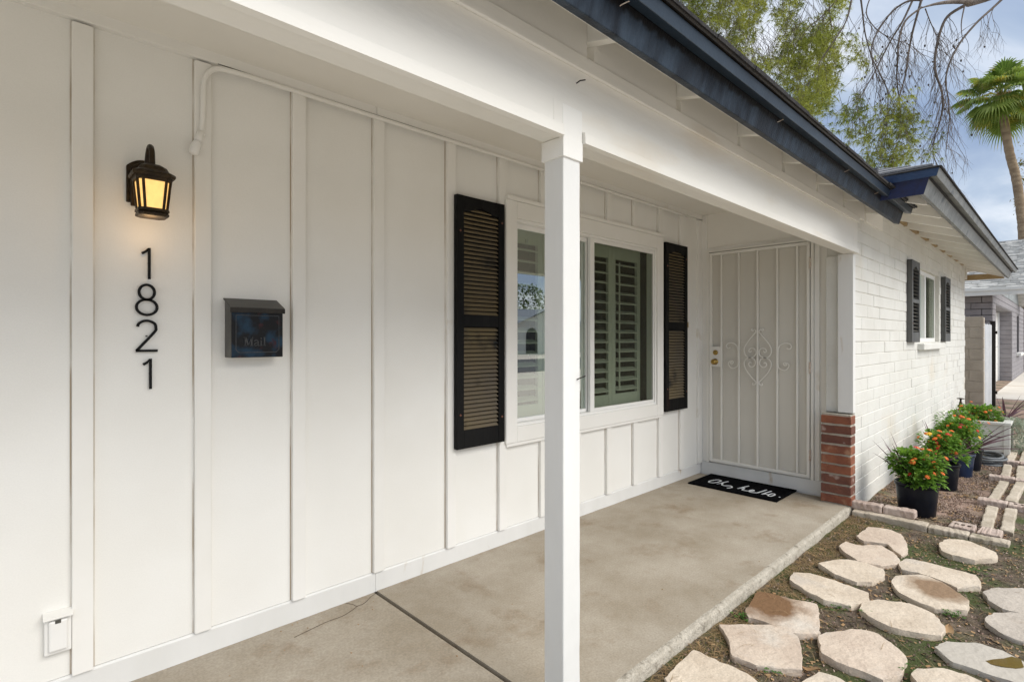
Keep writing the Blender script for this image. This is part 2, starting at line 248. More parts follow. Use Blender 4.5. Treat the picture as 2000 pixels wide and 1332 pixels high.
# ------------------------------------------------------------------ mesh helpers
class MB:
    def __init__(s): s.v = []; s.f = []
    def add(s, vs, fs):
        o = len(s.v); s.v += [tuple(p) for p in vs]; s.f += [tuple(i+o for i in f) for f in fs]; return s
    def box(s, x0, x1, y0, y1, z0, z1):
        return s.add([(x0, y0, z0), (x1, y0, z0), (x1, y1, z0), (x0, y1, z0), (x0, y0, z1), (x1, y0, z1), (x1, y1, z1), (x0, y1, z1)],
                     [(0, 3, 2, 1), (4, 5, 6, 7), (0, 1, 5, 4), (1, 2, 6, 5), (2, 3, 7, 6), (3, 0, 4, 7)])
    def obox(s, c, ax, ay, az):            # centre and three half-axis vectors
        c, ax, ay, az = map(Vector, (c, ax, ay, az)); P = [c+ax*i+ay*j+az*k for k in (-1, 1) for i, j in ((-1, -1), (1, -1), (1, 1), (-1, 1))]
        return s.add(P, [(0, 3, 2, 1), (4, 5, 6, 7), (0, 1, 5, 4), (1, 2, 6, 5), (2, 3, 7, 6), (3, 0, 4, 7)])
    def prism(s, poly, d):                 # polygon of 3D points swept by vector d
        n = len(poly); d = Vector(d); A = [Vector(p) for p in poly]; B = [p+d for p in A]
        return s.add(A+B, [tuple(range(n-1, -1, -1)), tuple(range(n, 2*n))]+[(i, (i+1) % n, n+(i+1) % n, n+i) for i in range(n)])
    def tube(s, pts, r, n=8, closed=False, caps=True):
        P = [Vector(p) for p in pts]; m = len(P); R = r if isinstance(r, (list, tuple)) else [r]*m; V = []; prev = None
        for i, p in enumerate(P):
            a = P[(i-1) % m] if (i or closed) else p; b = P[(i+1) % m] if (i < m-1 or closed) else p
            t = (b-a).normalized() if (b-a).length > 1e-9 else Vector((0, 0, 1))
            if prev is None:
                q = Vector((0, 0, 1)) if abs(t.z) < .9 else Vector((1, 0, 0)); u = t.cross(q).normalized()
            else:
                u = prev-t*prev.dot(t); u = u.normalized() if u.length > 1e-6 else t.orthogonal().normalized()
            prev = u; w = t.cross(u)
            V += [p+(u*math.cos(2*math.pi*k/n)+w*math.sin(2*math.pi*k/n))*R[i] for k in range(n)]
        Fs = []
        for i in range(m if closed else m-1):
            j = (i+1) % m
            Fs += [(i*n+k, i*n+(k+1) % n, j*n+(k+1) % n, j*n+k) for k in range(n)]
        if not closed and caps: Fs += [tuple(range(n-1, -1, -1)), tuple(range((m-1)*n, m*n))]
        return s.add(V, Fs)
    def lathe(s, prof, c, n=20, axis='z'):
        V = []; m = len(prof)
        for r, h in prof:
            for k in range(n):
                a = 2*math.pi*k/n; x, y = r*math.cos(a), r*math.sin(a)
                V.append({'z': (c[0]+x, c[1]+y, c[2]+h), 'x': (c[0]+h, c[1]+x, c[2]+y), 'y': (c[0]+x, c[1]+h, c[2]+y)}[axis])
        Fs = [(i*n+k, i*n+(k+1) % n, (i+1)*n+(k+1) % n, (i+1)*n+k) for i in range(m-1) for k in range(n)]
        return s.add(V, Fs+[tuple(range(n-1, -1, -1)), tuple(range((m-1)*n, m*n))])
    def ribbon(s, pts, w, f, d):           # flat stroke: 2D points mapped by f(a,b)->3D, thickness vector d
        n = len(pts); Lp, Rp = [], []
        for i in range(n):
            a = Vector(pts[max(i-1, 0)]); b = Vector(pts[min(i+1, n-1)]); t = (b-a).normalized(); q = Vector((-t.y, t.x))*w/2; p = Vector(pts[i])
            Lp.append(p+q); Rp.append(p-q)
        d = Vector(d)
        for i in range(n-1):
            Q = [Vector(f(*p)) for p in (Lp[i], Lp[i+1], Rp[i+1], Rp[i])]; s.prism(Q, d)
        return s
    def build(s, name, m, parent=None, smooth=False, bevel=0., seg=2):
        xs = list(zip(*s.v)); c = Vector([(min(a)+max(a))/2 for a in xs]); me = bpy.data.meshes.new(name)
        me.from_pydata([Vector(p)-c for p in s.v], [], s.f); me.update()
        bm_fix(me)
        me.materials.append(MATS[m] if isinstance(m, str) else m)
        if smooth: me.polygons.foreach_set('use_smooth', [True]*len(me.polygons))
        o = bpy.data.objects.new(name, me); COL.objects.link(o); put(o, c, parent)
        if bevel:
            b = o.modifiers.new('bevel', 'BEVEL'); b.width = bevel; b.segments = seg; b.limit_method = 'ANGLE'; b.angle_limit = math.radians(40); b.harden_normals = False
        return o
import bmesh
def bm_fix(me):
    if len(me.polygons) > 6000: return
    bm = bmesh.new(); bm.from_mesh(me); bmesh.ops.recalc_face_normals(bm, faces=bm.faces); bm.to_mesh(me); bm.free()
def wloc(o):
    v = Vector((0, 0, 0))
    while o: v = v+o.location; o = o.parent
    return v
def put(o, c, parent):
    if parent: o.parent = parent; o.location = Vector(c)-wloc(parent)
    else: o.location = c
def tag(o, label, cat, group=None):
    o['label'] = label; o['category'] = cat
    if group: o['group'] = group
    return o
def thing(name, loc, label, cat, group=None):
    o = bpy.data.objects.new(name, None); o.empty_display_size = .1; COL.objects.link(o); o.location = loc; return tag(o, label, cat, group)
def struct(o): o['kind'] = 'structure'; return o
def stuff(o): o['kind'] = 'stuff'; return o
def clone(src, at, parent, rot=None):      # a copy that shares the mesh, at a world position
    o = src.copy(); COL.objects.link(o); put(o, at, parent)
    if rot: o.rotation_euler = rot
    return o
def box(name, m, parent, x0, x1, y0, y1, z0, z1, bevel=0.): return MB().box(x0, x1, y0, y1, z0, z1).build(name, m, parent, bevel=bevel)
def spline(P, k=6):                        # Catmull-Rom through points of any dimension
    out = []; n = len(P); P = [Vector(p) for p in P]
    for i in range(n-1):
        a, b, c, d = P[max(i-1, 0)], P[i], P[i+1], P[min(i+2, n-1)]
        for j in range(k):
            t = j/k; out.append(.5*((2*b)+(c-a)*t+(2*a-5*b+4*c-d)*t*t+(3*b-a-3*c+d)*t**3))
    return out+[P[-1]]
rnd = random.uniform
def fbm(x, y, s, k=0.): return mnoise.fractal(Vector((x*s, y*s, k)), 1., 2., 4)

# ================================================================== the setting: ground, slabs, road
def lines(dense0, dense1, step, outer):
    L = [a for a in outer if a < dense0-1e-6]; n = int(round((dense1-dense0)/step)); L += [dense0+i*step for i in range(n+1)]
    return L+[a for a in outer if a > dense1+1e-6]
GX = lines(1.2, 8.2, .05, [-600, -200, -60, -20, -6, -2, 0, .6, 8.5, 9, 10, 11, 13, 16, 20, 30, 60, 200, 600])
GY = lines(-.6, 1.2, .05, [-600, -200, -60, -20, -8, -4, -2, -1, 1.6, 2.4, 4, 8, 20, 60, 200, 600])
gz = lambda x, y: -.057 + (.010*fbm(x, y, 2.2)+.006*fbm(x, y, 9, 3) if (1 < x < 9 and -1 < y < 1.4) else 0)
gm = MB(); gm.add([(x, y, gz(x, y)) for y in GY for x in GX], [(j*len(GX)+i, j*len(GX)+i+1, (j+1)*len(GX)+i+1, (j+1)*len(GX)+i) for j in range(len(GY)-1) for i in range(len(GX)-1)])
struct(gm.build('ground', 'soil', smooth=True))
struct(MB().box(-200, 200, -19, -10, -.4, -.045).build('road', 'asphalt'))
# walkway and porch slabs with a tooled joint between them
sl = MB().box(-3, 1.405, 1.18, 2.60, -.16, -.003).build('walkway_slab', 'concrete', bevel=.006); struct(sl)
pm = MB(); ny = 60
SLX0, SLX1 = 1.42, 4.93
edge = [1.18+.004*fbm(SLX0+(SLX1-SLX0)*i/ny, 0, 3.) - .001*max(0, fbm(i*.35, 2, 1.)) for i in range(ny+1)]
prof = lambda e: [(2.60, -.16), (2.60, 0.), (e+.03, .0), (e+.012, -.002), (e+.004, -.007), (e, -.016), (e-.002, -.16)]
V = []; NP = 7
for i in range(ny+1):
    x = SLX0+(SLX1-SLX0)*i/ny
    for k, (y, z) in enumerate(prof(edge[i])): V.append((x, y+(.0015*fbm(x, k, 14) if k in (3, 4, 5) else 0), z+(.0015*fbm(x, k*3., 11) if k in (4, 5) else 0)))
Fs = [(i*NP+k, i*NP+k+1, (i+1)*NP+k+1, (i+1)*NP+k) for i in range(ny) for k in range(NP-1)]
Fs += [tuple(range(NP)), tuple(ny*NP+k for k in range(NP-1, -1, -1))]
po = pm.add(V, Fs).build('porch_slab', 'concrete'); struct(po)
po.data.materials.append(MATS['concrete_edge'])
for p in po.data.polygons:
    c = p.center+po.location
    if c.y < 1.203 and abs(p.normal.x) < .9: p.material_index = 1; p.use_smooth = True
struct(MB().box(1.404, 1.421, 1.20, 2.59, -.2, -.035).build('joint_filler', 'potting_soil'))
struct(MB().box(16.2, 34, -8, 1.25, -.3, -.040).build('driveway', 'driveway_concrete'))
struct(MB().box(20.75, 20.79, -8, 1.25, -.2, -.0365).build('driveway_joint', 'debris'))
struct(MB().box(-9, .95, -9.9, 1.17, -.2, -.02).build('bounce_apron', 'driveway_concrete', bevel=.01))  # unseen concrete, added to bounce light onto the porch ceiling
# hairline cracks in the walkway corner
ck = MB()
for pts in ([(676, 1176), (690, 1179), (697, 1182), (712, 1176), (725, 1163), (735, 1157)], [(700, 1181), (672, 1200), (640, 1212), (610, 1226), (575, 1243)]):
    P = [onZ(a, b, .0005) for a, b in pts]; ck.ribbon([(p[0], p[1]) for p in spline(P, 4)], .0017, lambda a, b: (a, b, -.0026), (0, 0, .0012))
c = ck.build('crack', 'potting_soil', sl)

# ================================================================== the house
house = thing('house', (2.5, 2.6, 0), 'white house with board and batten porch wall, dark blue fascia and painted block wing', 'house')
YP, YB = 2.515, 2.493
# --- porch wall
wall = box('siding_wall', 'room_dark', house, -1.6, 5.1, 2.60, 2.62, -.1, 2.7)
bat = [-.985, -.585, -.185, .215, .607, 1.008, 1.428, 1.90, 2.307, 2.69, 3.065, 3.445, 3.815, 4.208, 4.58, 4.945]
WX0, WX1, WZ0, WZ1 = 2.318, 4.222, .645, 2.207
prev = -1.6
for i, b in enumerate(bat):
    w = .031 if b < 4.9 else .05
    spans = [(.1, 2.47)] if not (2.31 < b < 4.2) else [(.1, WZ0-.002), (WZ1+.03, 2.47)]
    for (z0, z1) in spans:
        o = box('batten', 'white_trim', wall, b-w, b+w, YB-.001*(i % 3), 2.53, z0-.002*(i % 2), z1, .003)
        if i in (4, 8): o['label'] = 'batten with a flaking left edge'
    # the sheet between this batten and the one before it
    x0, x1 = prev+.0285, b-.0285
    if x1 > 2.33 and x0 < 4.18:
        box('siding_panel', 'white_siding', wall, x0+.002, x1-.002, YP, 2.60, .1, WZ0+.05); box('siding_panel', 'white_siding', wall, x0+.002, x1-.002, YP, 2.60, WZ1-.05, 2.52)
    else: box('siding_panel', 'white_siding', wall, x0+.002, x1-.002, YP, 2.60, .1, 2.52)
    prev = b
bb = [(-1.6, 1.412), (1.4135, 4.99)]
for a, b in bb:
    V = []; n = max(8, int((b-a)/.06))
    m = MB()
    for i in range(n+1):
        x = a+(b-a)*i/n; j = .0025*fbm(x, 1, 5)
        V += [(x, 2.60, -.02), (x, 2.506+j, -.004+.003*fbm(x, 5, 9)), (x, 2.507+j*.5, .09), (x, 2.511, .0985), (x, 2.60, .0985)]
    m.add(V, [(i*5+k, i*5+(k+1) % 5, (i+1)*5+(k+1) % 5, (i+1)*5+k) for i in range(n) for k in range(5)]+[(0, 1, 2, 3, 4), tuple(n*5+k for k in (4, 3, 2, 1, 0))]).build('base_board', 'post_paint', wall)
for a, b in ((-1.6, 1.409), (1.411, 4.97)): box('top_trim', 'white_trim', wall, a, b, 2.487, 2.60, 2.478, 2.528, .003)
# --- porch ceiling, beam and post
box('porch_ceiling', 'soffit_paint', house, -1.6, 5.0, 1.22, 2.62, 2.522, 2.54)
beam = box('porch_beam', 'white_beam', house, -1.6, 4.915, 1.162, 1.25, 1.992, 2.285, .003)
for a, b in ((-1.6, 1.338), (1.447, 4.90)):
    MB().prism([(a, 1.1615, 2.03), (a, 1.149, 2.026), (a, 1.146, 1.988), (a, 1.166, 1.985), (a, 1.166, 2.03)], (b-a, 0, 0)).build('drip_moulding', 'white_beam', beam)
box('frieze_board', 'white_beam', beam, -1.6, 4.93, 1.148, 1.1615, 2.236, 2.2875, .003)
for a, b in ((1.30, 1.47),): box('splice_plate', 'white_beam', beam, a, b, 1.1606, 1.1625, 2.03, 2.108, .001)
box('splice_plate', 'white_beam', beam, 4.80, 4.845, 1.1606, 1.1625, 2.05, 2.14, .001)
pst = MB(); nz_ = 40
for i in range(nz_+1):
    z = -.002+1.993*i/nz_; j = .0012*fbm(z, 3, 6); pst.v += [(1.350+j, 1.163+j, z), (1.438+j, 1.163-j, z), (1.438, 1.25, z), (1.350, 1.25, z)]
pst.f = [(i*4+k, i*4+(k+1) % 4, (i+1)*4+(k+1) % 4, (i+1)*4+k) for i in range(nz_) for k in range(4)]+[(3, 2, 1, 0), (nz_*4, nz_*4+1, nz_*4+2, nz_*4+3)]
post = pst.build('porch_post', 'post_paint', house, bevel=.004)
cap = MB().box(1.343, 1.445, 1.1565, 1.257, 1.925, 1.991); cap.box(1.3432, 1.4448, 1.1590, 1.163, 1.990, 2.10); cap.build('post_cap', 'white_trim', post, bevel=.002)
for (z, dx_, b_) in ((1.18, .02, .02), (2.176, -.005, .022)):
    MB().tube([(1.40+dx_, 1.163-.018*(z > 2), z), (1.40+dx_+.004, 1.150-.018*(z > 2), z+.006), (1.40+dx_+b_, 1.142-.018*(z > 2), z+.012)], .0022, 6).build('bent_nail', 'black_metal', post)
# --- roof edge over the porch: tails, blocking, sheathing, fascia, moulding, shingles
SL = .26
proof = MB()
for Y, z in ((.865, 2.392), (6.5, 2.392+SL*5.6)): pass
rz = lambda y: 2.392+SL*(y-.865)      # top of the sheathing
proof.add([(-1.6, .885, rz(.885)-.02), (5.25, .885, rz(.885)-.02), (5.25, 6.5, rz(6.5)-.02), (-1.6, 6.5, rz(6.5)-.02), (-1.6, .885, rz(.885)), (5.25, .885, rz(.885)), (5.25, 6.5, rz(6.5)), (-1.6, 6.5, rz(6.5))],
          [(0, 3, 2, 1), (4, 5, 6, 7), (0, 1, 5, 4), (1, 2, 6, 5), (2, 3, 7, 6), (3, 0, 4, 7)])
proof = proof.build('porch_roof', 'soffit_paint', house)
tails = [5.145-.611*i for i in range(12)]
tailm = None
for x in tails:
    t0, t1 = 1.20, .972
    P = [(x, t0, rz(t0)-.0215), (x, t1, rz(t1)-.0215), (x, t1, rz(t1)-.115), (x, t0, rz(t0)-.118)]
    if tailm is None: tailm = MB().prism(P, (.038, 0, 0)).build('rafter_tail', 'soffit_paint', proof, bevel=.002); base_x = x
    else: clone(tailm, wloc(tailm)+Vector((x-base_x, 0, 0)), proof)
for x in tails:
    box('blocking', 'soffit_paint', proof, x+.0395, x+.6095, 1.163+rnd(0, .003), 1.20, 2.2865, rz(1.163)-.024, .0015)
def eave_profile(mk, x0, x1, yb, zb, fh, slope, th=.038):
    """square-cut fascia leaning out with the roof pitch; returns nothing, calls mk(points_at_x0, dx)"""
    c, s = math.cos(math.atan(slope)), math.sin(math.atan(slope)); up = Vector((0, -s, c)); inn = Vector((0, c, s))
    return up, inn
up, inn = eave_profile(None, 0, 0, 0, 0, 0, .30)
B = Vector((0, .940, 2.230)); X0, X1 = -1.6, 5.19
q = lambda a, b: B+up*a+inn*b
pr = lambda pts, x0, x1: MB().prism([(x0, p.y, p.z) for p in pts], (x1-x0, 0, 0))
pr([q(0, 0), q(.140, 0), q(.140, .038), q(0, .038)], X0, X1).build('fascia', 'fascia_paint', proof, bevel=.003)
pr([q(.004, .0385), q(.135, .0385), q(.135, .046), q(.004, .046)], X0, X1-.03).build('bounce_board', 'soffit_paint', proof)  # white board added behind the fascia to bounce light into the eave
pr([q(.094, -.046), q(.136, -.046), q(.142, -.001), q(.094, -.001)], X0, X1+.035).build('shingle_moulding', 'moulding_paint', proof, bevel=.002)
pr([q(.138, -.056), q(.146, -.058), q(.149, .2), q(.1425, .2)], X0, X1+.05).build('drip_edge', 'black_metal', proof)
# starter shingle edges, one tab after another
xx = X0
while xx < X1+.05:
    w = rnd(.28, .34); j = rnd(-.006, .004); h = rnd(.008, .014)
    e2 = min(xx+w, X1+.06)
    pr([q(.147, -.066+j), q(.147+h, -.066+j), q(.155+h, .35), q(.150, .35)], xx, e2-.003).build('shingle', 'shingle_edge', proof); xx += w
roofm = MB().add([(-1.6, 1.1, rz(1.1)+.02), (5.2, 1.1, rz(1.1)+.02), (5.2, 6.5, rz(6.5)+.02), (-1.6, 6.5, rz(6.5)+.02), (-1.6, 9.6, rz(5)), (5.2, 9.6, rz(5))], [(0, 1, 2, 3), (3, 2, 5, 4)]).build('roof_covering', 'shingle', proof)
MB().prism([(4.36, .93, 2.44), (4.47, .93, 2.455), (4.465, .93, 2.525), (4.44, .93, 2.515)], (0, .05, 0)).build('flashing', 'black_metal', proof)
for x in (1.32, 2.55, 3.6, 4.3): 
    p = q(.075, 0); MB().tube([(x, p.y+.004, p.z), (x+.004, p.y-.012, p.z+.004), (x+.02, p.y-.02, p.z+.014)], .0018, 5).build('bent_nail', 'copper_hinge', proof)

# --- door wall
DX = 4.995
dw = box('door_wall', 'soffit_paint', house, DX, 5.18, 1.385, 2.60, -.1, 2.60)
box('threshold_curb', 'post_paint', dw, 4.972, DX+.01, 1.39, 2.505, -.02, .118, .006)
box('header_board', 'white_trim', dw, 4.978, DX, 1.46, 2.455, 2.166, 2.195, .003)
box('corner_board', 'white_trim', dw, 4.976, DX, 2.448, 2.494, .12, 2.52, .002)
box('door_casing', 'white_trim', dw, 4.974, DX, 1.452, 1.492, .118, 2.166, .003)
# --- security door (frame, leaf, bars, scrolls, mesh, lock plate, knobs, hinges)
sd = MB().add([(4.981, 1.535, .14), (4.981, 2.42, .14), (4.981, 2.42, 2.14), (4.981, 1.535, 2.14)], [(0, 1, 2, 3)]).build('security_door', 'door_mesh', house)
fr = MB().box(4.955, 4.992, 2.415, 2.44, .12, 2.166); fr.box(4.955, 4.992, 1.493, 1.515, .12, 2.166); fr.box(4.9552, 4.9918, 1.515, 2.415, 2.146, 2.1658); fr.build('jamb_frame', 'door_paint', sd, bevel=.002)
lf = MB().box(4.950, 4.976, 2.386, 2.410, .134, 2.140); lf.box(4.950, 4.976, 1.522, 1.546, .134, 2.140); lf.box(4.9502, 4.9758, 1.546, 2.386, 2.114, 2.1398); lf.box(4.9502, 4.9758, 1.546, 2.386, .1342, .160); lf.build('leaf_frame', 'door_paint', sd, bevel=.002)
barpx = [1409, 1443, 1479.5, 1518, 1557]; bars = []
bm0 = None
for px in barpx:
    y = onX(px, 700, 4.96)[1]; bars.append(y)
    if bm0 is None: bm0 = box('bar', 'door_paint', sd, 4.953, 4.968, y-.0075, y+.0075, .160, 2.114, .002); y0 = y
    else: clone(bm0, wloc(bm0)+Vector((0, y-y0, 0)), sd)
for z in (.66, 1.10, 1.62): box('mesh_batten', 'door_paint', sd, 4.9825, 4.9845, 1.546, 2.386, z-.004, z+.004)
box('inner_door', 'door_paint', sd, 4.988, 4.9945, 1.53, 2.42, .13, 2.14)
# scrolls traced in the plane of the door
zs = lambda x, y: (1390+x/8.882, 630+y/8.88)
def scroll(pts, flip=None):
    P = []
    for x, y in pts:
        X, Y, Z = onX(*zs(x, y), 4.956); P.append((Y, Z))
    P = spline(P, 6)
    MB().ribbon([tuple(p) for p in P], .0085, lambda a, b: (4.956, a, b), (.007, 0, 0)).build('scroll', 'door_paint', sd)
    if flip is not None:
        MB().ribbon([(2*flip-p[0], p[1]) for p in P], .0085, lambda a, b: (4.956, a, b), (.007, 0, 0)).build('scroll', 'door_paint', sd)
ymid = bars[2]
scroll([(735, 120), (715, 145), (690, 130), (705, 105)][::-1]+[(775, 160)], ymid)
scroll([(770, 165), (700, 240), (600, 370), (560, 460), (575, 550), (630, 600), (700, 600), (755, 560), (765, 500), (730, 450), (670, 450), (640, 490), (665, 515), (690, 490)], ymid)
scroll([(770, 1035), (690, 950), (600, 830), (560, 720), (580, 650), (640, 610), (710, 620), (755, 670), (750, 730), (700, 770), (650, 750), (640, 710), (665, 685), (685, 705)], ymid)
scroll([(775, 1040), (735, 1080), (705, 1070), (715, 1045)], ymid)
ol = [(350, 690), (320, 700), (300, 660), (290, 720), (330, 790), (400, 780), (455, 730), (455, 460), (420, 400), (350, 355), (280, 365), (250, 410), (280, 445), (320, 430)]
ol = [(345, 680), (320, 695), (345, 715), (370, 690), (350, 665), (300, 680), (290, 730), (340, 790), (410, 780), (452, 735), (455, 600), (450, 450), (410, 380), (340, 352), (275, 365), (252, 410), (280, 445), (322, 432)]
scroll(ol, ymid)
yl = lambda px: onX(px, 700, 4.945)[1]
lock = box('lock_plate', 'door_paint', sd, 4.944, 4.9495, yl(1409.5), yl(1385.5), onX(1397, 716, 4.945)[2], onX(1397, 677, 4.945)[2], .002)
for (px, py, r) in ((1396.5, 688.5, .024), (1396, 706.5, .029)):
    _, y, z = onX(px, py, 4.93)
    prof_ = [(r, -.002), (r, -.008), (r*.55, -.012), (r*.5, -.02), (r*.85, -.03), (r*.9, -.045), (r*.6, -.055), (.002, -.057)] if r > .025 else [(r, -.002), (r, -.01), (r*.8, -.018), (r*.45, -.02), (.002, -.021)]
    MB().lathe(prof_, (4.944, y, z), 20, 'x').build('knob' if r > .025 else 'deadbolt', 'brass', lock, smooth=True)
for z in (1.955, 1.07, .33):
    m = MB()
    for k in range(5): m.lathe([(.0065, 0), (.0078, .002), (.0078, .017), (.0065, .019)], (4.948, 1.5185, z-.05+k*.02), 10)
    m.build('hinge', 'copper_hinge', sd, smooth=True)

# --- wing: painted slump-block wall with window opening
WY, WE = 1.182, 11.43
core = MB()
wx0, wx1, wz0, wz1 = 7.58, 8.92, 1.27, 2.13
for a in ((4.925, wx0, -.15, 2.52), (wx1, WE-.004, -.15, 2.52), (wx0, wx1, -.15, wz0), (wx0, wx1, wz1, 2.52)): core.box(a[0], a[1], WY+.006, 1.384, a[2], a[3])
wing = core.build('wing_wall', 'joint_paint', house)
BL, BH = .405, .1012; blocks = []; rest = MB(); protos = []
for r in range(24):
    z = .075+r*BH; off = (r % 2)*BL/2; x = 4.915-off
    while x < WE:
        a, b = max(x, 4.92), min(x+BL, WE); x += BL
        if b-a < .05: continue
        segs = [(a, b)]
        if z+BH > wz0+.01 and z < wz1-.01:
            segs = []
            if a < wx0: segs.append((a, min(b, wx0)))
            if b > wx1: segs.append((max(a, wx1), b))
        for s0, s1 in segs:
            if s1-s0 > .03: blocks.append((s0, s1, z, z+BH))
blocks.sort(key=lambda t: t[0])
for i, (a, b, z0, z1) in enumerate(blocks):
    g = .0028; y = WY+rnd(-.0022, .0022); tl = rnd(-.0015, .0015)
    mm = MB() if i < 300 else rest
    V = [(a+g, y, z0+g), (b-g, y+tl, z0+g), (b-g, y+tl, z1-g), (a+g, y, z1-g), (a+g-.002, WY+.02, z0+g-.002), (b-g+.002, WY+.02, z0+g-.002), (b-g+.002, WY+.02, z1-g+.002), (a+g-.002, WY+.02, z1-g+.002)]
    mm.add(V, [(0, 1, 2, 3), (4, 7, 6, 5), (0, 4, 5, 1), (1, 5, 6, 2), (2, 6, 7, 3), (3, 7, 4, 0)])
    if i < 300: mm.build('block', 'block_paint', wing, bevel=.003, seg=1)
stuff(rest.build('far_blocks', 'block_paint', wing))
box('stem_wall', 'block_paint', wing, 4.93, WE, WY-.002, 1.3, -.2, .073, .004)
box('end_block_column', 'block_paint', wing, 4.908, 4.924, 1.29, 1.386, .72, 1.99, .004)
box('frieze_strip', 'brown_trim', wing, 5.2, WE+.05, WY-.028, WY+.02, 2.478, 2.515, .003)
box('beam_post', 'post_paint', house, 4.858, 4.922, 1.178, 1.288, .725, 1.991, .004)
# brick pier under the beam post
pier = box('brick_pier', 'mortar', house, 4.812, 4.925, 1.186, 1.388, -.05, .715)
for r in range(9):
    z0 = .004+r*.079
    m = MB(); y0_, y1_ = 1.178+rnd(-.002, .003), 1.395+rnd(-.004, .002); xf = 4.80+rnd(-.003, .004)
    n = 6; V = []
    for i in range(n+1):
        y = y0_+(y1_-y0_)*i/n; V += [(xf+rnd(0, .004), y, z0+rnd(0, .004)), (xf+rnd(0, .003), y, z0+.066+rnd(-.003, .002)), (4.922, y, z0+.066+rnd(-.003, .002)), (4.922, y, z0+rnd(0, .004))]
    m.add(V, [(i*4+k, i*4+(k+1) % 4, (i+1)*4+(k+1) % 4, (i+1)*4+k) for i in range(n) for k in range(4)]+[(0, 1, 2, 3), tuple(n*4+k for k in (3, 2, 1, 0))])
    m.build('brick', 'brick_dark' if r in (1, 2, 6, 7) else 'brick_red', pier, bevel=.004)
# --- wing roof
RX0, RX1, RY0 = 4.475, 11.80, .675
zb = 2.286; sl_ = .36; c_, s_ = math.cos(math.atan(sl_)), math.sin(math.atan(sl_))
upY, inY = Vector((0, -s_, c_)), Vector((0, c_, s_)); upX = Vector((-s_, 0, c_)); inX = Vector((c_, 0, s_))
hip = lambda a, b: (b*c_-a*s_, a*c_+b*s_)         # (inward offset, height) for a point a up the board, b into it
def hipboard(name, m, pts, front=True, left=True, ext=0., parent=None):
    H = [hip(a, b) for a, b in pts]; mm = MB()
    if front:
        A = [(RX0+i, RY0+i, zb+h) for i, h in H]; Bp = [(RX1-i, RY0+i, zb+h) for i, h in H]
    else:
        A = [(RX0+i, RY0+i, zb+h) for i, h in H]; Bp = [(RX0+i, 1.02, zb+h) for i, h in H]
    n = len(A); mm.add(A+Bp, [tuple(range(n)), tuple(range(2*n-1, n-1, -1))]+[(i, (i+1) % n, n+(i+1) % n, n+i) for i in range(n)])
    return mm.build(name, m, parent, bevel=.0025)
ztop = lambda i: zb+.150*c_+.02+sl_*(i+.06)
cx_, cy_ = (RX0+RX1)/2, RY0+(RX1-RX0)/2; hh = ztop((RX1-RX0)/2)
d0 = .02
wroof = MB().add([(RX0+d0, RY0+d0, ztop(d0)-.045), (RX1-d0, RY0+d0, ztop(d0)-.045), (RX1-d0, 9, ztop(d0)-.045), (5.23, 9, ztop(5.23-RX0)-.045), (cx_, cy_, hh-.045), (cx_, 9, hh-.045), (5.23, 1.1, ztop(5.23-RX0)-.045), (RX0+d0, 1.1, ztop(d0)-.045)],
                 [(0, 1, 4), (1, 2, 5, 4), (0, 4, 5, 3, 6, 7)]).build('wing_roof', 'soffit_paint', house)
hipboard('fascia', 'wing_fascia', [(0, 0), (.115, 0), (.115, .036), (0, .036)], True, parent=wroof)
hipboard('fascia', 'navy_dark', [(0, .0005), (.115, .0005), (.115, .0365), (0, .0365)], False, parent=wroof)
hipboard('shade_strip', 'shingle_edge', [(.094, -.003), (.113, -.003), (.113, .02), (.094, .02)], True, parent=wroof)  # dark strip standing in for the shade under the moulding
hipboard('shingle_moulding', 'wing_fascia', [(.112, -.044), (.165, -.044), (.165, .01), (.112, .01)], True, parent=wroof)
hipboard('shingle_moulding', 'navy_paint', [(.1122, -.0435), (.1648, -.0435), (.1648, .0105), (.1122, .0105)], False, parent=wroof)
hipboard('drip_edge', 'shingle_edge', [(.166, -.055), (.176, -.055), (.178, .12), (.167, .12)], True, parent=wroof)
hipboard('drip_edge', 'shingle_edge', [(.1662, -.0545), (.1758, -.0545), (.1778, .12), (.1672, .12)], False, parent=wroof)
for k in range(16):                                 # shingle courses on the side slope and the front slope
    i0 = -.055+k*.14; i1 = i0+.16
    for front in (False, True):
        zA, zB = ztop(i0)+.020, ztop(i1)+.012
        if front: V = [(RX0+i0, RY0+i0, zA), (RX1-i0, RY0+i0, zA), (RX1-i1, RY0+i1, zB), (RX0+i1, RY0+i1, zB)]
        else:
            ye = 1.12 if i1 < .8 else 8; V = [(RX0+i0, RY0+i0, zA), (RX0+i0, ye, zA), (RX0+i1, ye, zB), (RX0+i1, min(ye, RY0+i1), zB)]
        V = [Vector(p) for p in V]; MB().add(V+[p-Vector((0, 0, .012)) for p in V], [(0, 1, 2, 3), (7, 6, 5, 4), (0, 4, 5, 1), (1, 5, 6, 2), (2, 6, 7, 3), (3, 7, 4, 0)]).build('shingle_course', 'shingle', wroof)
rw = None
for k in range(12):
    x = 4.93+k*.61
    if x > 11.7: break
    y0_, y1_ = RY0+.045, 1.30; zt = lambda y: zb+.118+sl_*(y-RY0-.04)
    P = [(x, y0_, zt(y0_)), (x, y1_, zt(y1_)), (x, y1_, zt(y1_)-.115), (x, y0_, zt(y0_)-.105)]
    if rw is None: rw = MB().prism(P, (.040, 0, 0)).build('rafter_tail', 'soffit_paint', wroof, bevel=.002); bx0 = x
    else: clone(rw, wloc(rw)+Vector((x-bx0, 0, 0)), wroof)
    if k and k < 11: box('blocking', 'soffit_paint', wroof, x+.042, x+.608, 1.188, 1.22, 2.514, zt(1.188)-.005)
box('end_fascia', 'brown_trim', wroof, RX1-.085, RX1-.045, RY0+.05, 4.5, zb+.002, zb+.09, .002)
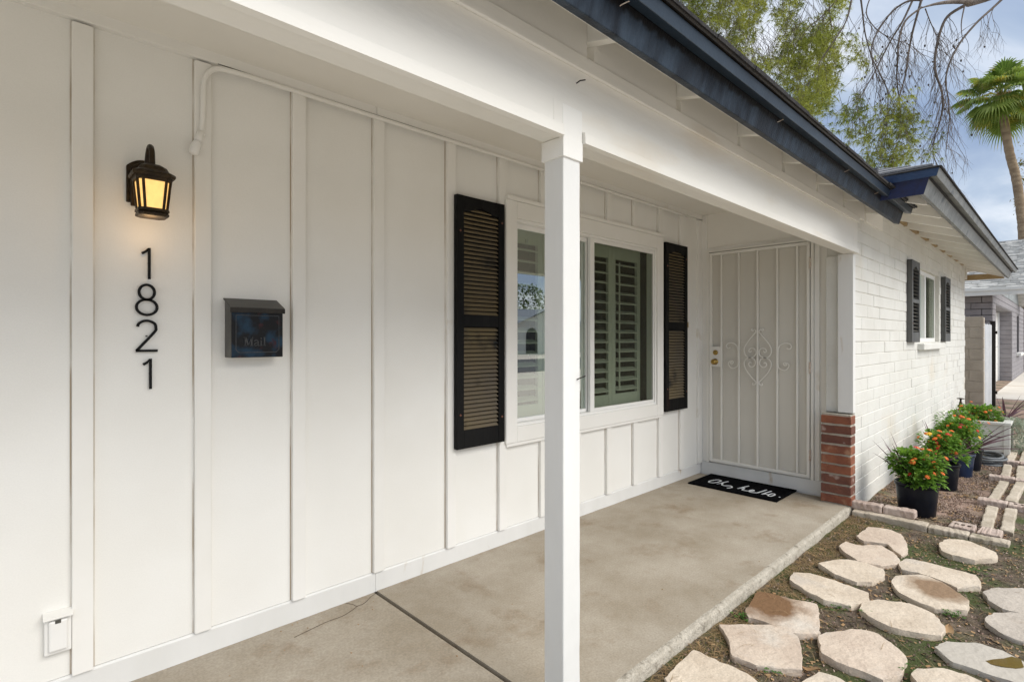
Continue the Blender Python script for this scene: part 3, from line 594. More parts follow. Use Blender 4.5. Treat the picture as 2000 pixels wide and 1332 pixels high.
MB().prism([(WE+.004, 1.16, 2.28), (WE+.05, 1.16, 2.28), (WE+.06, 1.16, 2.50), (WE+.004, 1.16, 2.50)], (0, .05, 0)).build('corner_bracket', 'soffit_paint', wroof)
MB().add([(RX0+.06, RY0+.05, zb+.135), (RX1-.06, RY0+.05, zb+.135), (RX1-.06, 1.5, zb+.135+sl_*.82), (5.26, 1.5, zb+.135+sl_*.82), (5.26, 1.12, zb+.135+sl_*.44), (RX0+.06, 1.12, zb+.135+sl_*.44)], [(0, 1, 2, 3, 4, 5)]).build('soffit_board', 'soffit_paint', wroof)
box('back_wall', 'block_paint', house, 5.2, WE-.01, 8.6, 8.8, -.1, 2.5)
box('side_wall', 'block_paint', house, WE-.2, WE-.01, 1.39, 8.6, -.1, 2.5)

# --- exterior shutters
def shutter(x0, x1, y0, y1, z0, z1, lm, arch=True, pitch=.0254, label=None, fmat='black_shutter'):
    st = .052 if x1-x0 > .35 else .06; W_ = x1-x0; mid0, mid1 = z0+(z1-z0)*.482, z0+(z1-z0)*.53; br = .108; tr = .09
    fm = MB()
    fm.box(x0, x0+st, y0, y1, z0, z1); fm.box(x1-st, x1, y0, y1, z0, z1)
    fm.box(x0+st, x1-st, y0+.001, y1, z0+.0003, z0+br); fm.box(x0+st, x1-st, y0+.001, y1, mid0, mid1)
    n = 12; V = []
    for i in range(n+1):
        t = i/n; x = x0+st+(W_-2*st)*t; zz = z1-tr+(.030*math.sin(math.pi*min(1, max(0, (t-.08)/.84)))**2 if arch else 0); V += [(x, y0+.001, zz), (x, y0+.001, z1-.0003), (x, y1, z1-.0003), (x, y1, zz)]
    fm.add(V, [(i*4+k, i*4+(k+1) % 4, (i+1)*4+(k+1) % 4, (i+1)*4+k) for i in range(n) for k in range(4)]+[(0, 1, 2, 3), tuple(n*4+k for k in (3, 2, 1, 0))])
    so = fm.build('shutter', fmat, house, bevel=.003)
    if label: so['label'] = label
    box('back_panel', 'black_shutter', so, x0+st-.01, x1-st+.01, y1-.004, y1-.0005, z0+.02, z1-.02)
    lv = None; d = y1-y0
    for a, b in ((z0+br, mid0), (mid1, z1-tr+.03)):
        k = int((b-a)/pitch)
        for i in range(k):
            z = a+(i+.5)*(b-a)/k; ym = y0+.007
            if lv is None:
                lv = MB().prism([(x0+st, ym-.004, z-.0095), (x0+st, ym, z-.0125), (x0+st, y1-.006, z+.004), (x0+st, y1-.009, z+.0075)], (W_-2*st, 0, 0)).build('louvre', lm, so); zr = z
            else: clone(lv, wloc(lv)+Vector((0, 0, z-zr)), so)
    for (x, z) in ((x0+.025, z1-.21), (x1-.024, z1-.12), (x0+.025, z0+.2), (x1-.024, z0+.16)): MB().lathe([(.007, 0), (.006, -.003), (.002, -.004)], (x, y0, z), 10, 'y').build('screw_cap', 'brick_dark', so)
    return so
shutter(1.912, 2.291, 2.458, 2.4905, .670, 2.160, 'louvre_dusty', label='tall black shutter on the mailbox side of the picture window')
shutter(4.236, 4.622, 2.458, 2.4905, .668, 2.170, 'louvre_dusty', label='tall black shutter between picture window and security door')
def yat(px, Y): return onY(px, 600, Y)[0]
shutter(yat(1782, 1.132), yat(1797, 1.132), 1.132, 1.178, 1.275, 2.145, 'louvre_dark', pitch=.036, fmat='faded_shutter')
shutter(yat(1845, 1.142), yat(1855, 1.142), 1.132, 1.178, 1.275, 2.135, 'louvre_dark', pitch=.036, fmat='faded_shutter')

# --- picture window with interior plantation shutters
win = MB()
ci = .098
win.box(WX0, WX0+ci, 2.474, 2.56, WZ0, WZ1); win.box(WX1-ci, WX1, 2.474, 2.56, WZ0, WZ1); win.box(WX0+ci, WX1-ci, 2.4745, 2.56, WZ0+.0004, WZ0+.1); win.box(WX0+ci, WX1-ci, 2.4745, 2.56, WZ1-.108, WZ1-.0004)
win = win.build('picture_window', 'white_trim', house, bevel=.004); win['label'] = 'wide sliding window in the porch wall behind the post'
box('head_trim', 'white_trim', win, WX0+.01, WX1-.01, 2.468, 2.53, WZ1+.001, WZ1+.028, .003); box('apron', 'white_trim', win, WX0+.01, WX1-.01, 2.480, 2.53, WZ0-.022, WZ0-.001, .003)
fx0, fx1, fz0, fz1 = WX0+ci, WX1-ci, WZ0+.1, WZ1-.108
fm = MB(); fm.box(fx0, fx0+.018, 2.49, 2.575, fz0, fz1); fm.box(fx1-.018, fx1, 2.49, 2.575, fz0, fz1); fm.box(fx0+.018, fx1-.018, 2.4905, 2.575, fz0, fz0+.018); fm.box(fx0+.018, fx1-.018, 2.4905, 2.575, fz1-.018, fz1); fm.build('window_frame', 'vinyl_white', win, bevel=.002)
xm = 3.235
def sheet(name, m, parent, x0, x1, y, z0, z1): return MB().add([(x0, y, z0), (x1, y, z0), (x1, y, z1), (x0, y, z1)], [(0, 1, 2, 3)]).build(name, m, parent)
def sash(x0, x1, y0, y1, w0, w1, gl, yg):
    m = MB(); a, b, c, d = x0, x1, fz0+.0185, fz1-.0185
    m.box(a, a+w0, y0, y1, c, d); m.box(b-w1, b, y0, y1, c, d); m.box(a+w0, b-w1, y0+.0005, y1, c, c+.024); m.box(a+w0, b-w1, y0+.0005, y1, d-.03, d); s_o = m.build('sash', 'vinyl_white', win, bevel=.002)
    sheet('pane', gl, win, a+w0-.003, b-w1+.003, yg, c+.02, d-.026)
sash(fx0+.0185, xm+.02, 2.535, 2.560, .010, .045, 'window_glass', 2.547)
sash(xm-.022, fx1-.0185, 2.500, 2.526, .050, .012, 'window_glass_dim', 2.515)
sheet('insect_screen', 'insect_screen', win, xm+.026, fx1-.03, 2.5060, fz0+.04, fz1-.045)
# plantation shutters: four panels
pb = [fx0-.02+.4225*i for i in range(5)]; pz0, pz1 = fz0+.02, fz1-.02; lv = None
for i in range(4):
    a, b = pb[i]+.002, pb[i+1]-.002; m = MB(); st = .048
    m.box(a, a+st, 2.625, 2.652, pz0, pz1); m.box(b-st, b, 2.625, 2.652, pz0, pz1); m.box(a+st, b-st, 2.6255, 2.652, pz0, pz0+.09); m.box(a+st, b-st, 2.6255, 2.652, pz1-.10, pz1); m.build('plantation_frame', 'plantation', win, bevel=.002)
    n = 14
    for k in range(n):
        z = pz0+.09+(k+.5)*(pz1-pz0-.19)/n
        if lv is None: lv = MB().obox(((a+b)/2, 2.638, z), ((b-a)/2-st-.002, 0, 0), (0, .035, .012), (0, -.0014, .004)).build('plantation_louvre', 'plantation', win, bevel=.002); r0 = ((a+b)/2, z)
        else: clone(lv, wloc(lv)+Vector(((a+b)/2-r0[0], 0, z-r0[1])), win)
    MB().box(a+st+.012, a+st+.022, 2.594, 2.603, pz0+.12, pz1-.13).build('tilt_rod', 'plantation', win)
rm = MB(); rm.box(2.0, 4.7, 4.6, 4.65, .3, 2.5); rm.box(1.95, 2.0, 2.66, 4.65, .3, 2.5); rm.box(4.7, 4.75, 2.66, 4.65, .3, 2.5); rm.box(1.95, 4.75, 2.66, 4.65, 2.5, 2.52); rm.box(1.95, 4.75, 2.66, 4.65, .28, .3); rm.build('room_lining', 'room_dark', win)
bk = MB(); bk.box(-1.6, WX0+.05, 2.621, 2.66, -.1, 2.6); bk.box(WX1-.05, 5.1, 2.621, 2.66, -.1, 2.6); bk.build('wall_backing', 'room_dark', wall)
# cut the dark backing behind the window open
wall.data.clear_geometry(); me_ = MB().box(-1.6, WX0+.05, 2.601, 2.62, -.1, 2.7); me_.box(WX1-.05, 5.1, 2.601, 2.62, -.1, 2.7)
wall.data.from_pydata([Vector(p)-wloc(wall) for p in me_.v], [], me_.f); wall.data.update()

# --- wing window
ww = MB(); wy = 1.225
ww.box(wx0, wx1, wy, wy+.05, wz0, wz0+.05); ww.box(wx0, wx1, wy, wy+.05, wz1-.05, wz1); ww.box(wx0, wx0+.05, wy+.0005, wy+.05, wz0+.05, wz1-.05); ww.box(wx1-.05, wx1, wy+.0005, wy+.05, wz0+.05, wz1-.05)
ww.box((wx0+wx1)/2-.12, (wx0+wx1)/2-.06, wy-.01, wy+.05, wz0+.05, wz1-.05)
ww = ww.build('wing_window', 'vinyl_white', house, bevel=.003); ww['label'] = 'small slider window in the block wing between two short black shutters'
sheet('pane', 'window_glass', ww, wx0+.05, (wx0+wx1)/2-.12, wy+.03, wz0+.05, wz1-.05); sheet('pane', 'window_glass_dim', ww, (wx0+wx1)/2-.06, wx1-.05, wy+.012, wz0+.05, wz1-.05)
sheet('insect_screen', 'insect_screen', ww, (wx0+wx1)/2-.06, wx1-.05, wy+.004, wz0+.05, wz1-.05)
box('blind', 'plantation', ww, wx0+.02, wx1-.02, wy+.09, wy+.10, wz0, wz1)
box('sill', 'block_paint', ww, wx0-.12, wx1+.02, 1.118, 1.22, wz0-.085, wz0-.012, .008)

# ================================================================== things on the porch wall
# --- lantern
LX, LY = .405, 2.36
lamp = thing('wall_lantern', (LX, 2.515, 1.78), 'lit bronze wall lantern with amber glass mounted above the house numbers', 'lantern')
bp = MB(); P = []
for i in range(13):
    t = i/12; a = -1+2*t; P.append((.402+.056*a, 2.0, 1.985+(.03*(1-a*a))))
bp.prism([(.346, 2.5, 1.845), (.458, 2.5, 1.845)]+[(p[0], 2.5, p[2]) for p in reversed(P)], (0, .014, 0)); bp.prism([(.358, 2.486, 1.83), (.446, 2.486, 1.83)]+[(.402+(p[0]-.402)*.8, 2.486, p[2]-.012) for p in reversed(P)], (0, .014, 0))
bp.build('back_plate', 'bronze', lamp, bevel=.003)
hook = spline([(LX, 2.488, 1.93), (LX, 2.455, 1.975), (LX, 2.435, 2.02), (LX, 2.40, 2.042), (LX, 2.368, 2.02), (LX, LY, 1.975), (LX, LY, 1.95)], 6)
MB().tube(hook, .010, 10).build('hook_arm', 'bronze', lamp, smooth=True)
def octo(hw, ch, z, hd=None):
    hw, ch = hw*.80, ch*.80
    hd = hd or hw; return [(LX-hw+ch, LY-hd, z), (LX+hw-ch, LY-hd, z), (LX+hw, LY-hd+ch, z), (LX+hw, LY+hd-ch, z), (LX+hw-ch, LY+hd, z), (LX-hw+ch, LY+hd, z), (LX-hw, LY+hd-ch, z), (LX-hw, LY-hd+ch, z)]
def loft(rings, caps=True):
    m = MB(); n = len(rings[0]); V = [p for r in rings for p in r]; Fs = [(i*n+k, i*n+(k+1) % n, (i+1)*n+(k+1) % n, (i+1)*n+k) for i in range(len(rings)-1) for k in range(n)]
    if caps: Fs += [tuple(range(n-1, -1, -1)), tuple(range((len(rings)-1)*n, len(rings)*n))]
    return m.add(V, Fs)
loft([octo(.080, .022, 1.912), octo(.084, .022, 1.918), octo(.082, .022, 1.926), octo(.060, .018, 1.938), octo(.052, .018, 1.952), octo(.034, .012, 1.962), octo(.014, .005, 1.966)]).build('roof', 'bronze', lamp)
zt_, zb_ = 1.912, 1.790
ht, hb, ch_ = .066, .052, .020
T_, B_ = octo(ht, ch_, zt_), octo(hb, ch_*.85, zb_)
m = MB()
for k in range(8): m.tube([T_[k], B_[k]], .0052, 6)
m.build('cage', 'bronze', lamp)
loft([octo(ht+.004, ch_, 1.898), octo(ht+.006, ch_, 1.913)]).build('upper_rim', 'bronze', lamp)
loft([octo(hb+.002, ch_*.85, 1.770), octo(hb+.008, ch_*.85, 1.773), octo(hb+.008, ch_*.85, 1.781), octo(hb+.003, ch_*.85, 1.784), octo(hb+.009, ch_*.85, 1.787), octo(hb+.009, ch_*.85, 1.796), octo(hb+.002, ch_*.85, 1.799)]).build('base_rim', 'bronze', lamp)
for k in range(8):
    a, b, c, d = map(Vector, (T_[k], T_[(k+1) % 8], B_[(k+1) % 8], B_[k])); cen = Vector((LX, LY, 0)); sh = lambda p: Vector((LX+(p.x-LX)*.95, LY+(p.y-LY)*.95, p.z))
    MB().prism([sh(a), sh(b), sh(c), sh(d)], ((cen.x-a.x)*.02, (cen.y-a.y)*.02, 0)).build('glass_pane', 'lamp_glass', lamp)
pl = bpy.data.lights.new('bulb', 'POINT'); pl.energy = .09; pl.color = (1, .62, .28); pl.shadow_soft_size = .03
po_ = bpy.data.objects.new('bulb', pl); COL.objects.link(po_); po_.parent = lamp; po_.location = Vector((LX, LY+.03, 1.725))-lamp.location
# --- house numbers
def digit(ch, xc, z0, z1, label):
    H = z1-z0; f = lambda a, b: (xc+a, 2.500, z0+b*H)
    S = {'1': [[(-.016, .80), (-.004, .86), (.008, .985), (.008, 0)]],
         '8': [[(.031*math.cos(a)*.82, .755+.245*math.sin(a)) for a in [math.pi*2*i/28-.0 for i in range(29)]], [(.034*math.cos(a), .255+.255*math.sin(a)) for a in [math.pi*2*i/28 for i in range(29)]]],
         '2': [[(-.030, .80), (-.026, .90), (-.010, .985), (.008, .985), (.026, .90), (.030, .76), (.024, .62), (-.034, .03)], [(-.036, .03), (.036, .03)]]}[ch]
    m = MB()
    for st in S:
        P = [tuple(p) for p in (spline([(a, b*H) for a, b in st], 5) if ch == '2' and len(st) > 2 else [Vector((a, b*H)) for a, b in st])]
        m.ribbon(P, .0095, lambda a, b: (xc+a, 2.500, z0+b), (0, .007, 0))
    m.box(xc+.004 if ch == '1' else xc-.003, xc+.010 if ch == '1' else xc+.003, 2.507, 2.516, z0+H*.49, z0+H*.52)
    o = m.build('house_number', 'digit_black'); return tag(o, label, 'house number', 'black house numbers below the lantern')
digit('1', .412, 1.553, 1.677, 'black metal digit one directly beneath the lantern')
digit('8', .412, 1.412, 1.530, 'black metal digit eight in the column of house numbers')
digit('2', .412, 1.268, 1.390, 'black metal digit two in the column of house numbers')
digit('1', .416, 1.121, 1.242, 'black metal digit one lowest in the column of house numbers')
# --- mailbox
mbx = thing('mailbox', (.8, 2.515, 1.238), 'black metal wall mailbox embossed Mail with weathered blue front', 'mailbox')
mx0, mx1, my0, my1, mz0, mz1 = .694, .906, 2.425, 2.514, 1.238, 1.448
bd = MB().prism([(mx0, my0, mz0), (mx0, my1, mz0), (mx0, my1, mz1+.038), (mx0, my0, mz1)], (mx1-mx0, 0, 0)).build('box_body', 'mailbox_side', mbx, bevel=.003)
box('front_panel', 'mailbox_paint', mbx, mx0+.001, mx1-.001, my0-.003, my0-.0002, mz0+.001, mz1-.004, .001)
MB().prism([(mx0-.006, my0-.010, mz1-.018), (mx0-.006, my0-.010, mz1+.004), (mx0-.006, my1, mz1+.046), (mx0-.006, my1, mz1+.040), (mx0-.006, my0-.007, mz1-.001), (mx0-.006, my0-.007, mz1-.018)], (mx1-mx0+.012, 0, 0)).build('lid', 'mailbox_side', mbx, bevel=.002)
box('lid_lip', 'black_metal', mbx, mx0-.0062, mx1+.0062, my0-.0125, my0-.0102, mz1-.019, mz1+.001, .001)
m = MB(); ix0, ix1, iz0, iz1 = mx0+.018, mx1-.018, mz0+.022, mz1-.03; loop = [(ix0+.012, iz0), (ix1-.012, iz0), (ix1, iz0+.012), (ix1, iz1), (ix0, iz1), (ix0, iz0+.012), (ix0+.012, iz0)]
m.ribbon(loop, .003, lambda a, b: (a, my0-.0045, b), (0, .0016, 0)).build('raised_border', 'letter_relief', mbx)
tz = mz0+.050; m = MB()
def st(pts, w=.0045): m.ribbon([(ix0+.030+a*.94, tz+b) for a, b in pts], w, lambda a, b: (a, my0-.0052, b), (0, .0023, 0))
st([(0, .001), (.014, .001)], .003); st([(.007, 0), (.007, .036)]); st([(0, .036), (.008, .036)], .003); st([(.008, .036), (.020, .002)], .006); st([(.020, .002), (.034, .036)], .003); st([(.034, .036), (.034, 0)], .006); st([(.028, .001), (.041, .001)], .003); st([(.033, .036), (.041, .036)], .003)
st([(.046, .019), (.050, .024), (.057, .024), (.062, .019), (.062, .004), (.067, 0)]); st([(.062, .014), (.050, .011), (.046, .006), (.050, .000), (.057, .002), (.062, .007)], .0035)
st([(.075, .0), (.075, .023)], .005); st([(.071, .023), (.076, .023)], .003); st([(.070, .001), (.081, .001)], .003); st([(.073, .032), (.078, .032)], .005)
st([(.090, 0), (.090, .036)], .005); st([(.085, .036), (.091, .036)], .003); st([(.085, .001), (.096, .001)], .003)
m.build('embossed_lettering', 'letter_relief', mbx)
# --- conduit, outlet, bell cover, bell button
cd = thing('cable_conduit', (.57, 2.5, 2.1), 'white painted conduit bending down beside a batten and running along the wall top', 'conduit')
path = spline([(.598, 2.482, 2.158), (.603, 2.482, 2.25), (.604, 2.482, 2.33), (.610, 2.482, 2.395), (.635, 2.482, 2.440), (.68, 2.482, 2.460), (.80, 2.482, 2.4655)], 6)+[Vector((x, 2.482, 2.4655+.0015*math.sin(x*3))) for x in [1+.25*i for i in range(15)]]+[Vector((4.66, 2.482, 2.4655))]
MB().tube(path, .0108, 10).build('pipe', 'white_trim', cd, smooth=True)
MB().tube([(.5975, 2.482, 2.175), (.590, 2.482, 2.150), (.584, 2.481, 2.130)], [.0125, .014, .0165], 12).build('coupling', 'white_trim', cd, smooth=True)
MB().tube([(.5855, 2.481, 2.137), (.578, 2.480, 2.112), (.569, 2.480, 2.080), (.566, 2.481, 2.073)], [.013, .019, .019, .013], 12).build('fitting', 'vinyl_white', cd, smooth=True)
MB().tube([(4.655, 2.482, 2.465), (4.70, 2.487, 2.462), (4.712, 2.49, 2.452)], .006, 8).build('cable_end', 'white_trim', cd)
tag(box('cable', 'digit_black', None, .66, 4.66, 2.4835, 2.4868, 2.4765, 2.4782), 'thin black cable along the trim above the conduit', 'cable')
ot = thing('outlet_cover', (.148, 2.515, .2), 'white weatherproof outlet cover low on the wall beside a batten', 'outlet')
MB().box(.108, .183, 2.49, 2.5145, .20, .335).build('plate', 'vinyl_white', ot, bevel=.004)
MB().box(.119, .172, 2.478, 2.4898, .213, .322).build('flap', 'vinyl_white', ot, bevel=.006); MB().prism([(.104, 2.5145, .338), (.104, 2.470, .330), (.104, 2.470, .336), (.104, 2.5145, .346)], (.083, 0, 0)).build('hood', 'white_trim', ot, bevel=.001); box('latch', 'mailbox_side', ot, .137, .153, 2.4755, 2.4778, .312, .325, .002)
bc = onY(1346, 530, 2.505); tag(MB().lathe([(.052, .0), (.052, -.004), (.047, -.006), (.046, -.004), (.044, -.0035), (.002, -.0035)], (4.72, 2.5145, bc[2]-.02), 28, 'y').build('round_cover', 'white_trim'), 'round white painted cover on the wall above the bell button', 'cover')
bb_ = thing('doorbell', (4.715, 2.51, 1.42), 'small rectangular bell button with worn cream centre beside the door', 'doorbell'); box('bell_plate', 'vinyl_white', bb_, 4.695, 4.738, 2.508, 2.5145, 1.405, 1.487, .003); box('button', 'brown_trim', bb_, 4.706, 4.728, 2.505, 2.5082, 1.42, 1.472, .002)
# --- doormat with handwriting
dmt = thing('doormat', (4.73, 2.0, 0), 'black doormat with white handwritten Oh, hello. lying before the security door', 'doormat')
MX0, MX1, MY0, MY1 = 4.50, 4.955, 1.625, 2.392
m = MB(); n = 24
for i in range(n+1):
    y = MY0+(MY1-MY0)*i/n; jj = .002*fbm(y, 3, 9)
    for x in (MX0+jj, MX0+.01+jj, MX1-.01, MX1+jj): m.v.append((x, y, .013+.001*fbm(x, y, 6)))
m.f = [(i*4+k, i*4+k+1, (i+1)*4+k+1, (i+1)*4+k) for i in range(n) for k in range(3)]
top = list(m.v); N4 = len(top); m.v += [(x, y, .0012) for x, y, z in top]; m.f += [(N4+a, N4+d, N4+c, N4+b) for a, b, c, d in list(m.f)]
ring = [i*4 for i in range(n+1)]+[n*4+k for k in range(1, 4)]+[i*4+3 for i in range(n-1, -1, -1)]+[2, 1]
m.f += [(ring[i], ring[(i+1) % len(ring)], N4+ring[(i+1) % len(ring)], N4+ring[i]) for i in range(len(ring))]
m.build('pile', 'mat_black', dmt)
zz = lambda x, y: onZ(1340+x/11.1, 860+y/11.1, .0145)[:2]
strokes = [[(765, 872), (700, 852), (600, 860), (510, 880), (495, 902), (580, 918), (690, 902), (765, 872)], [(915, 888), (790, 915), (670, 942)], [(670, 942), (750, 926), (800, 928), (772, 958), (835, 980), (950, 982), (1000, 1008), (960, 1025), (885, 1030)],
           [(1360, 985), (1230, 1015), (1115, 1040)], [(1115, 1040), (1225, 1028), (1265, 1040), (1215, 1068), (1290, 1088), (1400, 1098), (1475, 1086), (1440, 1072), (1365, 1090), (1385, 1116), (1450, 1128), (1535, 1135)], [(1750, 1070), (1640, 1105), (1540, 1135)], [(1850, 1098), (1740, 1132), (1640, 1165)], [(1640, 1165), (1720, 1158), (1780, 1180)],
           [(1915, 1158), (1860, 1152), (1785, 1178), (1790, 1202), (1850, 1203), (1925, 1178), (1915, 1158)], [(2015, 1222), (2035, 1230)]]
for grp in ((0,), (1, 2), (3, 4, 5), (6, 7), (8,), (9,)):
    m = MB()
    for s_ in grp: m.ribbon([tuple(p) for p in spline([zz(*p) for p in strokes[s_]], 5)], .011, lambda a, b: (a, b, .0137), (0, 0, .0022))
    m.build('letter', 'mat_white', dmt)

# ================================================================== flagstones
z7 = lambda x, y: (1200+x/2.5, 960+y/2.5)
STONES = [
 ([(243, 910), (385, 770), (520, 830), (620, 870), (705, 930), (640, 1010), (470, 1040), (330, 1000)], 'flag', 'big cream flagstone with pointed corner against the porch slab edge'),
 ([(515, 645), (680, 640), (830, 645), (890, 700), (912, 745), (915, 865), (800, 860), (690, 845), (600, 810), (570, 800), (555, 720)], 'flag_pink', 'five-sided tan flagstone with straight far edge beside the brown-stained one'),
 ([(640, 575), (700, 487), (760, 495), (880, 525), (990, 545), (1003, 680), (930, 692), (840, 680), (740, 635), (650, 605)], 'flag_stain', 'flagstone with a wet brown stain over its slab-side corner'),
 ([(855, 430), (875, 390), (960, 395), (1100, 440), (1240, 490), (1248, 530), (1150, 555), (1020, 530), (930, 480)], 'flag', 'long cream flagstone just beyond the brown-stained one'),
 ([(995, 350), (1100, 330), (1180, 335), (1315, 375), (1318, 410), (1260, 440), (1180, 440), (1080, 400)], 'flag', 'leaf-shaped cream flagstone pointing at the porch slab'),
 ([(1095, 265), (1125, 240), (1180, 258), (1300, 258), (1385, 310), (1385, 345), (1300, 360), (1200, 345), (1130, 300)], 'flag_pink', 'pale flagstone tucked against the one nearest the garden kerb'),
 ([(1182, 215), (1240, 172), (1330, 180), (1400, 205), (1425, 240), (1428, 290), (1400, 308), (1370, 290), (1330, 254), (1220, 240)], 'flag_pink', 'rounded flagstone nearest the garden kerb and brick pier'),
 ([(1585, 255), (1625, 230), (1740, 240), (1870, 295), (1865, 320), (1760, 330), (1650, 310), (1595, 285)], 'flag', 'lone oval flagstone in front of the kerb end with hole bricks'),
 ([(1383, 340), (1420, 322), (1560, 350), (1760, 405), (1790, 440), (1780, 462), (1680, 468), (1590, 430), (1500, 400), (1400, 375)], 'flag', 'long narrow flagstone touching the one with the oval damp patch'),
 ([(1350, 440), (1370, 410), (1500, 405), (1600, 440), (1730, 525), (1720, 577), (1600, 572), (1500, 545), (1400, 495)], 'flag_damp', 'flagstone with an oval brown damp patch near its middle'),
 ([(1200, 570), (1220, 530), (1290, 525), (1450, 545), (1560, 590), (1615, 660), (1600, 700), (1480, 690), (1340, 660), (1240, 610)], 'flag', 'large lozenge flagstone between the damp-patched and the biggest round one'),
 ([(995, 700), (1080, 680), (1200, 665), (1290, 690), (1390, 760), (1435, 815), (1400, 890), (1310, 922), (1220, 880), (1080, 830), (1010, 790)], 'flag_pink', 'biggest round-sided pinkish flagstone in the middle of the path'),
 ([(905, 930), (1000, 882), (1080, 900), (1140, 930), (1180, 1000), (1080, 1040), (950, 1010)], 'flag', 'small flagstone partly in view beyond the biggest round one'),
 ([(1447, 885), (1480, 862), (1600, 860), (1720, 890), (1800, 930), (1790, 1010), (1640, 1040), (1520, 990)], 'flag', 'flagstone beside the puddled grey one and the biggest round one'),
 ([(1562, 755), (1620, 728), (1760, 735), (1900, 775), (2000, 830), (2060, 880), (2030, 925), (1960, 932), (1840, 895), (1650, 830)], 'flag_wet', 'greyish flagstone holding a shallow yellow-brown puddle'),
 ([(1812, 620), (1850, 590), (1990, 590), (2100, 620), (2120, 690), (2000, 728), (1900, 695), (1830, 650)], 'flag_grey', 'smooth grey flagstone next to the puddled one'),
 ([(1803, 490), (1840, 470), (1990, 470), (2100, 500), (2110, 560), (1980, 588), (1900, 570), (1830, 530)], 'flag_grey', 'grey flagstone with dark split edge next to the damp-patched one')]
ST = -.030
sc = lambda x, y: onZ(*z7(x, y), ST)
stonestain('flag_pink', (.20, .115, .060), sc(725, 530), .20, 'flag_stain'); stonestain('flag', (.28, .19, .12), sc(1580, 475), .135, 'flag_damp'); stonestain('flag_grey', (.50, .46, .40), sc(1790, 810), .26, 'flag_wet')
for pts, mt, lab in STONES:
    P = [Vector(onZ(*z7(*p), ST)).xy for p in pts]; cen = sum(P, Vector((0, 0)))/len(P); n = len(P); ring = []
    for i in range(n):
        a, b = P[i], P[(i+1) % n]; k = max(2, int((b-a).length/.022))
        pa, pb_ = P[i-1], P[(i+2) % n]
        for j in range(k):
            t = j/k; q_ = .5*((2*a)+(b-pa)*t+(2*pa-5*a+4*b-pb_)*t*t+(3*a-pa-3*b+pb_)*t**3); q_ = a.lerp(b, t)*.72+q_*.28
            ring.append(q_+Vector((.009*fbm(q_.x, q_.y, 16), .009*fbm(q_.y, q_.x, 16, 4))))
    N_ = len(ring); V = []; tilt = Vector((rnd(-.015, .015), rnd(-.015, .015)))
    for s_, dz in ((.985, -.065), (1.004, -.022), (1.0, -.005), (.990, -.0005), (.80, 0), (.5, 0), (.2, 0)):
        for p in ring:
            w = cen+(p-cen)*s_; jj = (.0045*fbm(w.x, w.y, 6, 2)+.0025*fbm(w.x, w.y, 22, 5))*(1 if dz > -.01 else .3); sj = Vector((.005*fbm(w.x, w.y, 30, dz*90), .005*fbm(w.y, w.x, 30, dz*90))) if dz < -.003 else Vector((0, 0)); V.append((w.x+sj.x, w.y+sj.y, ST+dz+jj+(w-cen).dot(tilt)))
    V.append((cen.x, cen.y, ST)); R_ = 7
    Fs = [(r*N_+i, r*N_+(i+1) % N_, (r+1)*N_+(i+1) % N_, (r+1)*N_+i) for r in range(R_-1) for i in range(N_)]+[((R_-1)*N_+i, (R_-1)*N_+(i+1) % N_, R_*N_) for i in range(N_)]+[tuple(range(N_-1, -1, -1))]
    o = MB().add(V, Fs).build('flagstone', mt, smooth=True); o.modifiers.new('edge', 'EDGE_SPLIT').split_angle = math.radians(28); tag(o, lab, 'flagstone', 'flagstones beside the porch slab')
pc = [sc(*p) for p in [(1812, 830), (1850, 822), (1900, 818), (1940, 808), (1985, 820), (2000, 860), (1960, 866), (1900, 858), (1840, 846)]]
pd = MB().prism([(p[0], p[1], ST+.0025) for p in pc], (0, 0, .002)).build('puddle', 'puddle'); struct(pd)

# ================================================================== garden bed
def slabby(name, mt, pts, z0, z1, label, cat, group=None, holes=0, parent=None):
    """a rough block on a four-cornered footprint"""
    A, B_, C_, D_ = [Vector(p) for p in pts]; nx, V = 12, []
    for i in range(nx+1):
        t = i/nx; a, b = A.lerp(B_, t), D_.lerp(C_, t)
        for p, z in ((a, z0), (a, z1), (b, z1), (b, z0)): V.append((p.x+rnd(-.004, .004), p.y+rnd(-.004, .004), z+(rnd(-.004, .003) if z == z1 else 0)))
    o = MB().add(V, [(i*4+k, i*4+(k+1) % 4, (i+1)*4+(k+1) % 4, (i+1)*4+k) for i in range(nx) for k in range(4)]+[(0, 1, 2, 3), tuple(nx*4+k for k in (3, 2, 1, 0))]).build(name, mt, parent, bevel=.009)
    tag(o, label, cat, group)
    for h in range(holes):
        p = A.lerp(B_, (h+1)/(holes+1)).lerp(D_.lerp(C_, (h+1)/(holes+1)), .5); MB().lathe([(.012, 0), (.012, .0025)], (p.x, p.y, z1+.0005), 10).build('hole', 'potting_soil', o)
    return o
G = 'rough concrete kerb pieces closing the bed'
slabby('kerb_piece', 'edging', [(4.755, .70), (4.755, 1.165), (4.855, 1.165), (4.855, .70)], -.11, -.012, 'rough concrete kerb piece touching the porch slab corner', 'kerb', G)
slabby('kerb_piece', 'edging', [(4.762, .475), (4.757, .695), (4.857, .695), (4.862, .475)], -.11, -.020, 'short rough concrete kerb piece in the middle of the bed front', 'kerb', G)
slabby('kerb_piece', 'edging', [(4.770, .270), (4.762, .470), (4.862, .470), (4.875, .270)], -.11, -.026, 'rough concrete kerb piece at the corner below the hole brick', 'kerb', G)
slabby('paver_brick', 'paver', [(4.825, .985), (4.815, 1.185), (4.905, 1.185), (4.915, .985)], -.012, .045, 'mauve paver brick on the kerb against the brick pier', 'paver')
slabby('paver_brick', 'paver', [(4.845, .785), (4.838, .978), (4.93, .978), (4.938, .785)], -.014, .042, 'mauve paver brick on the kerb beside the front flower pot', 'paver')
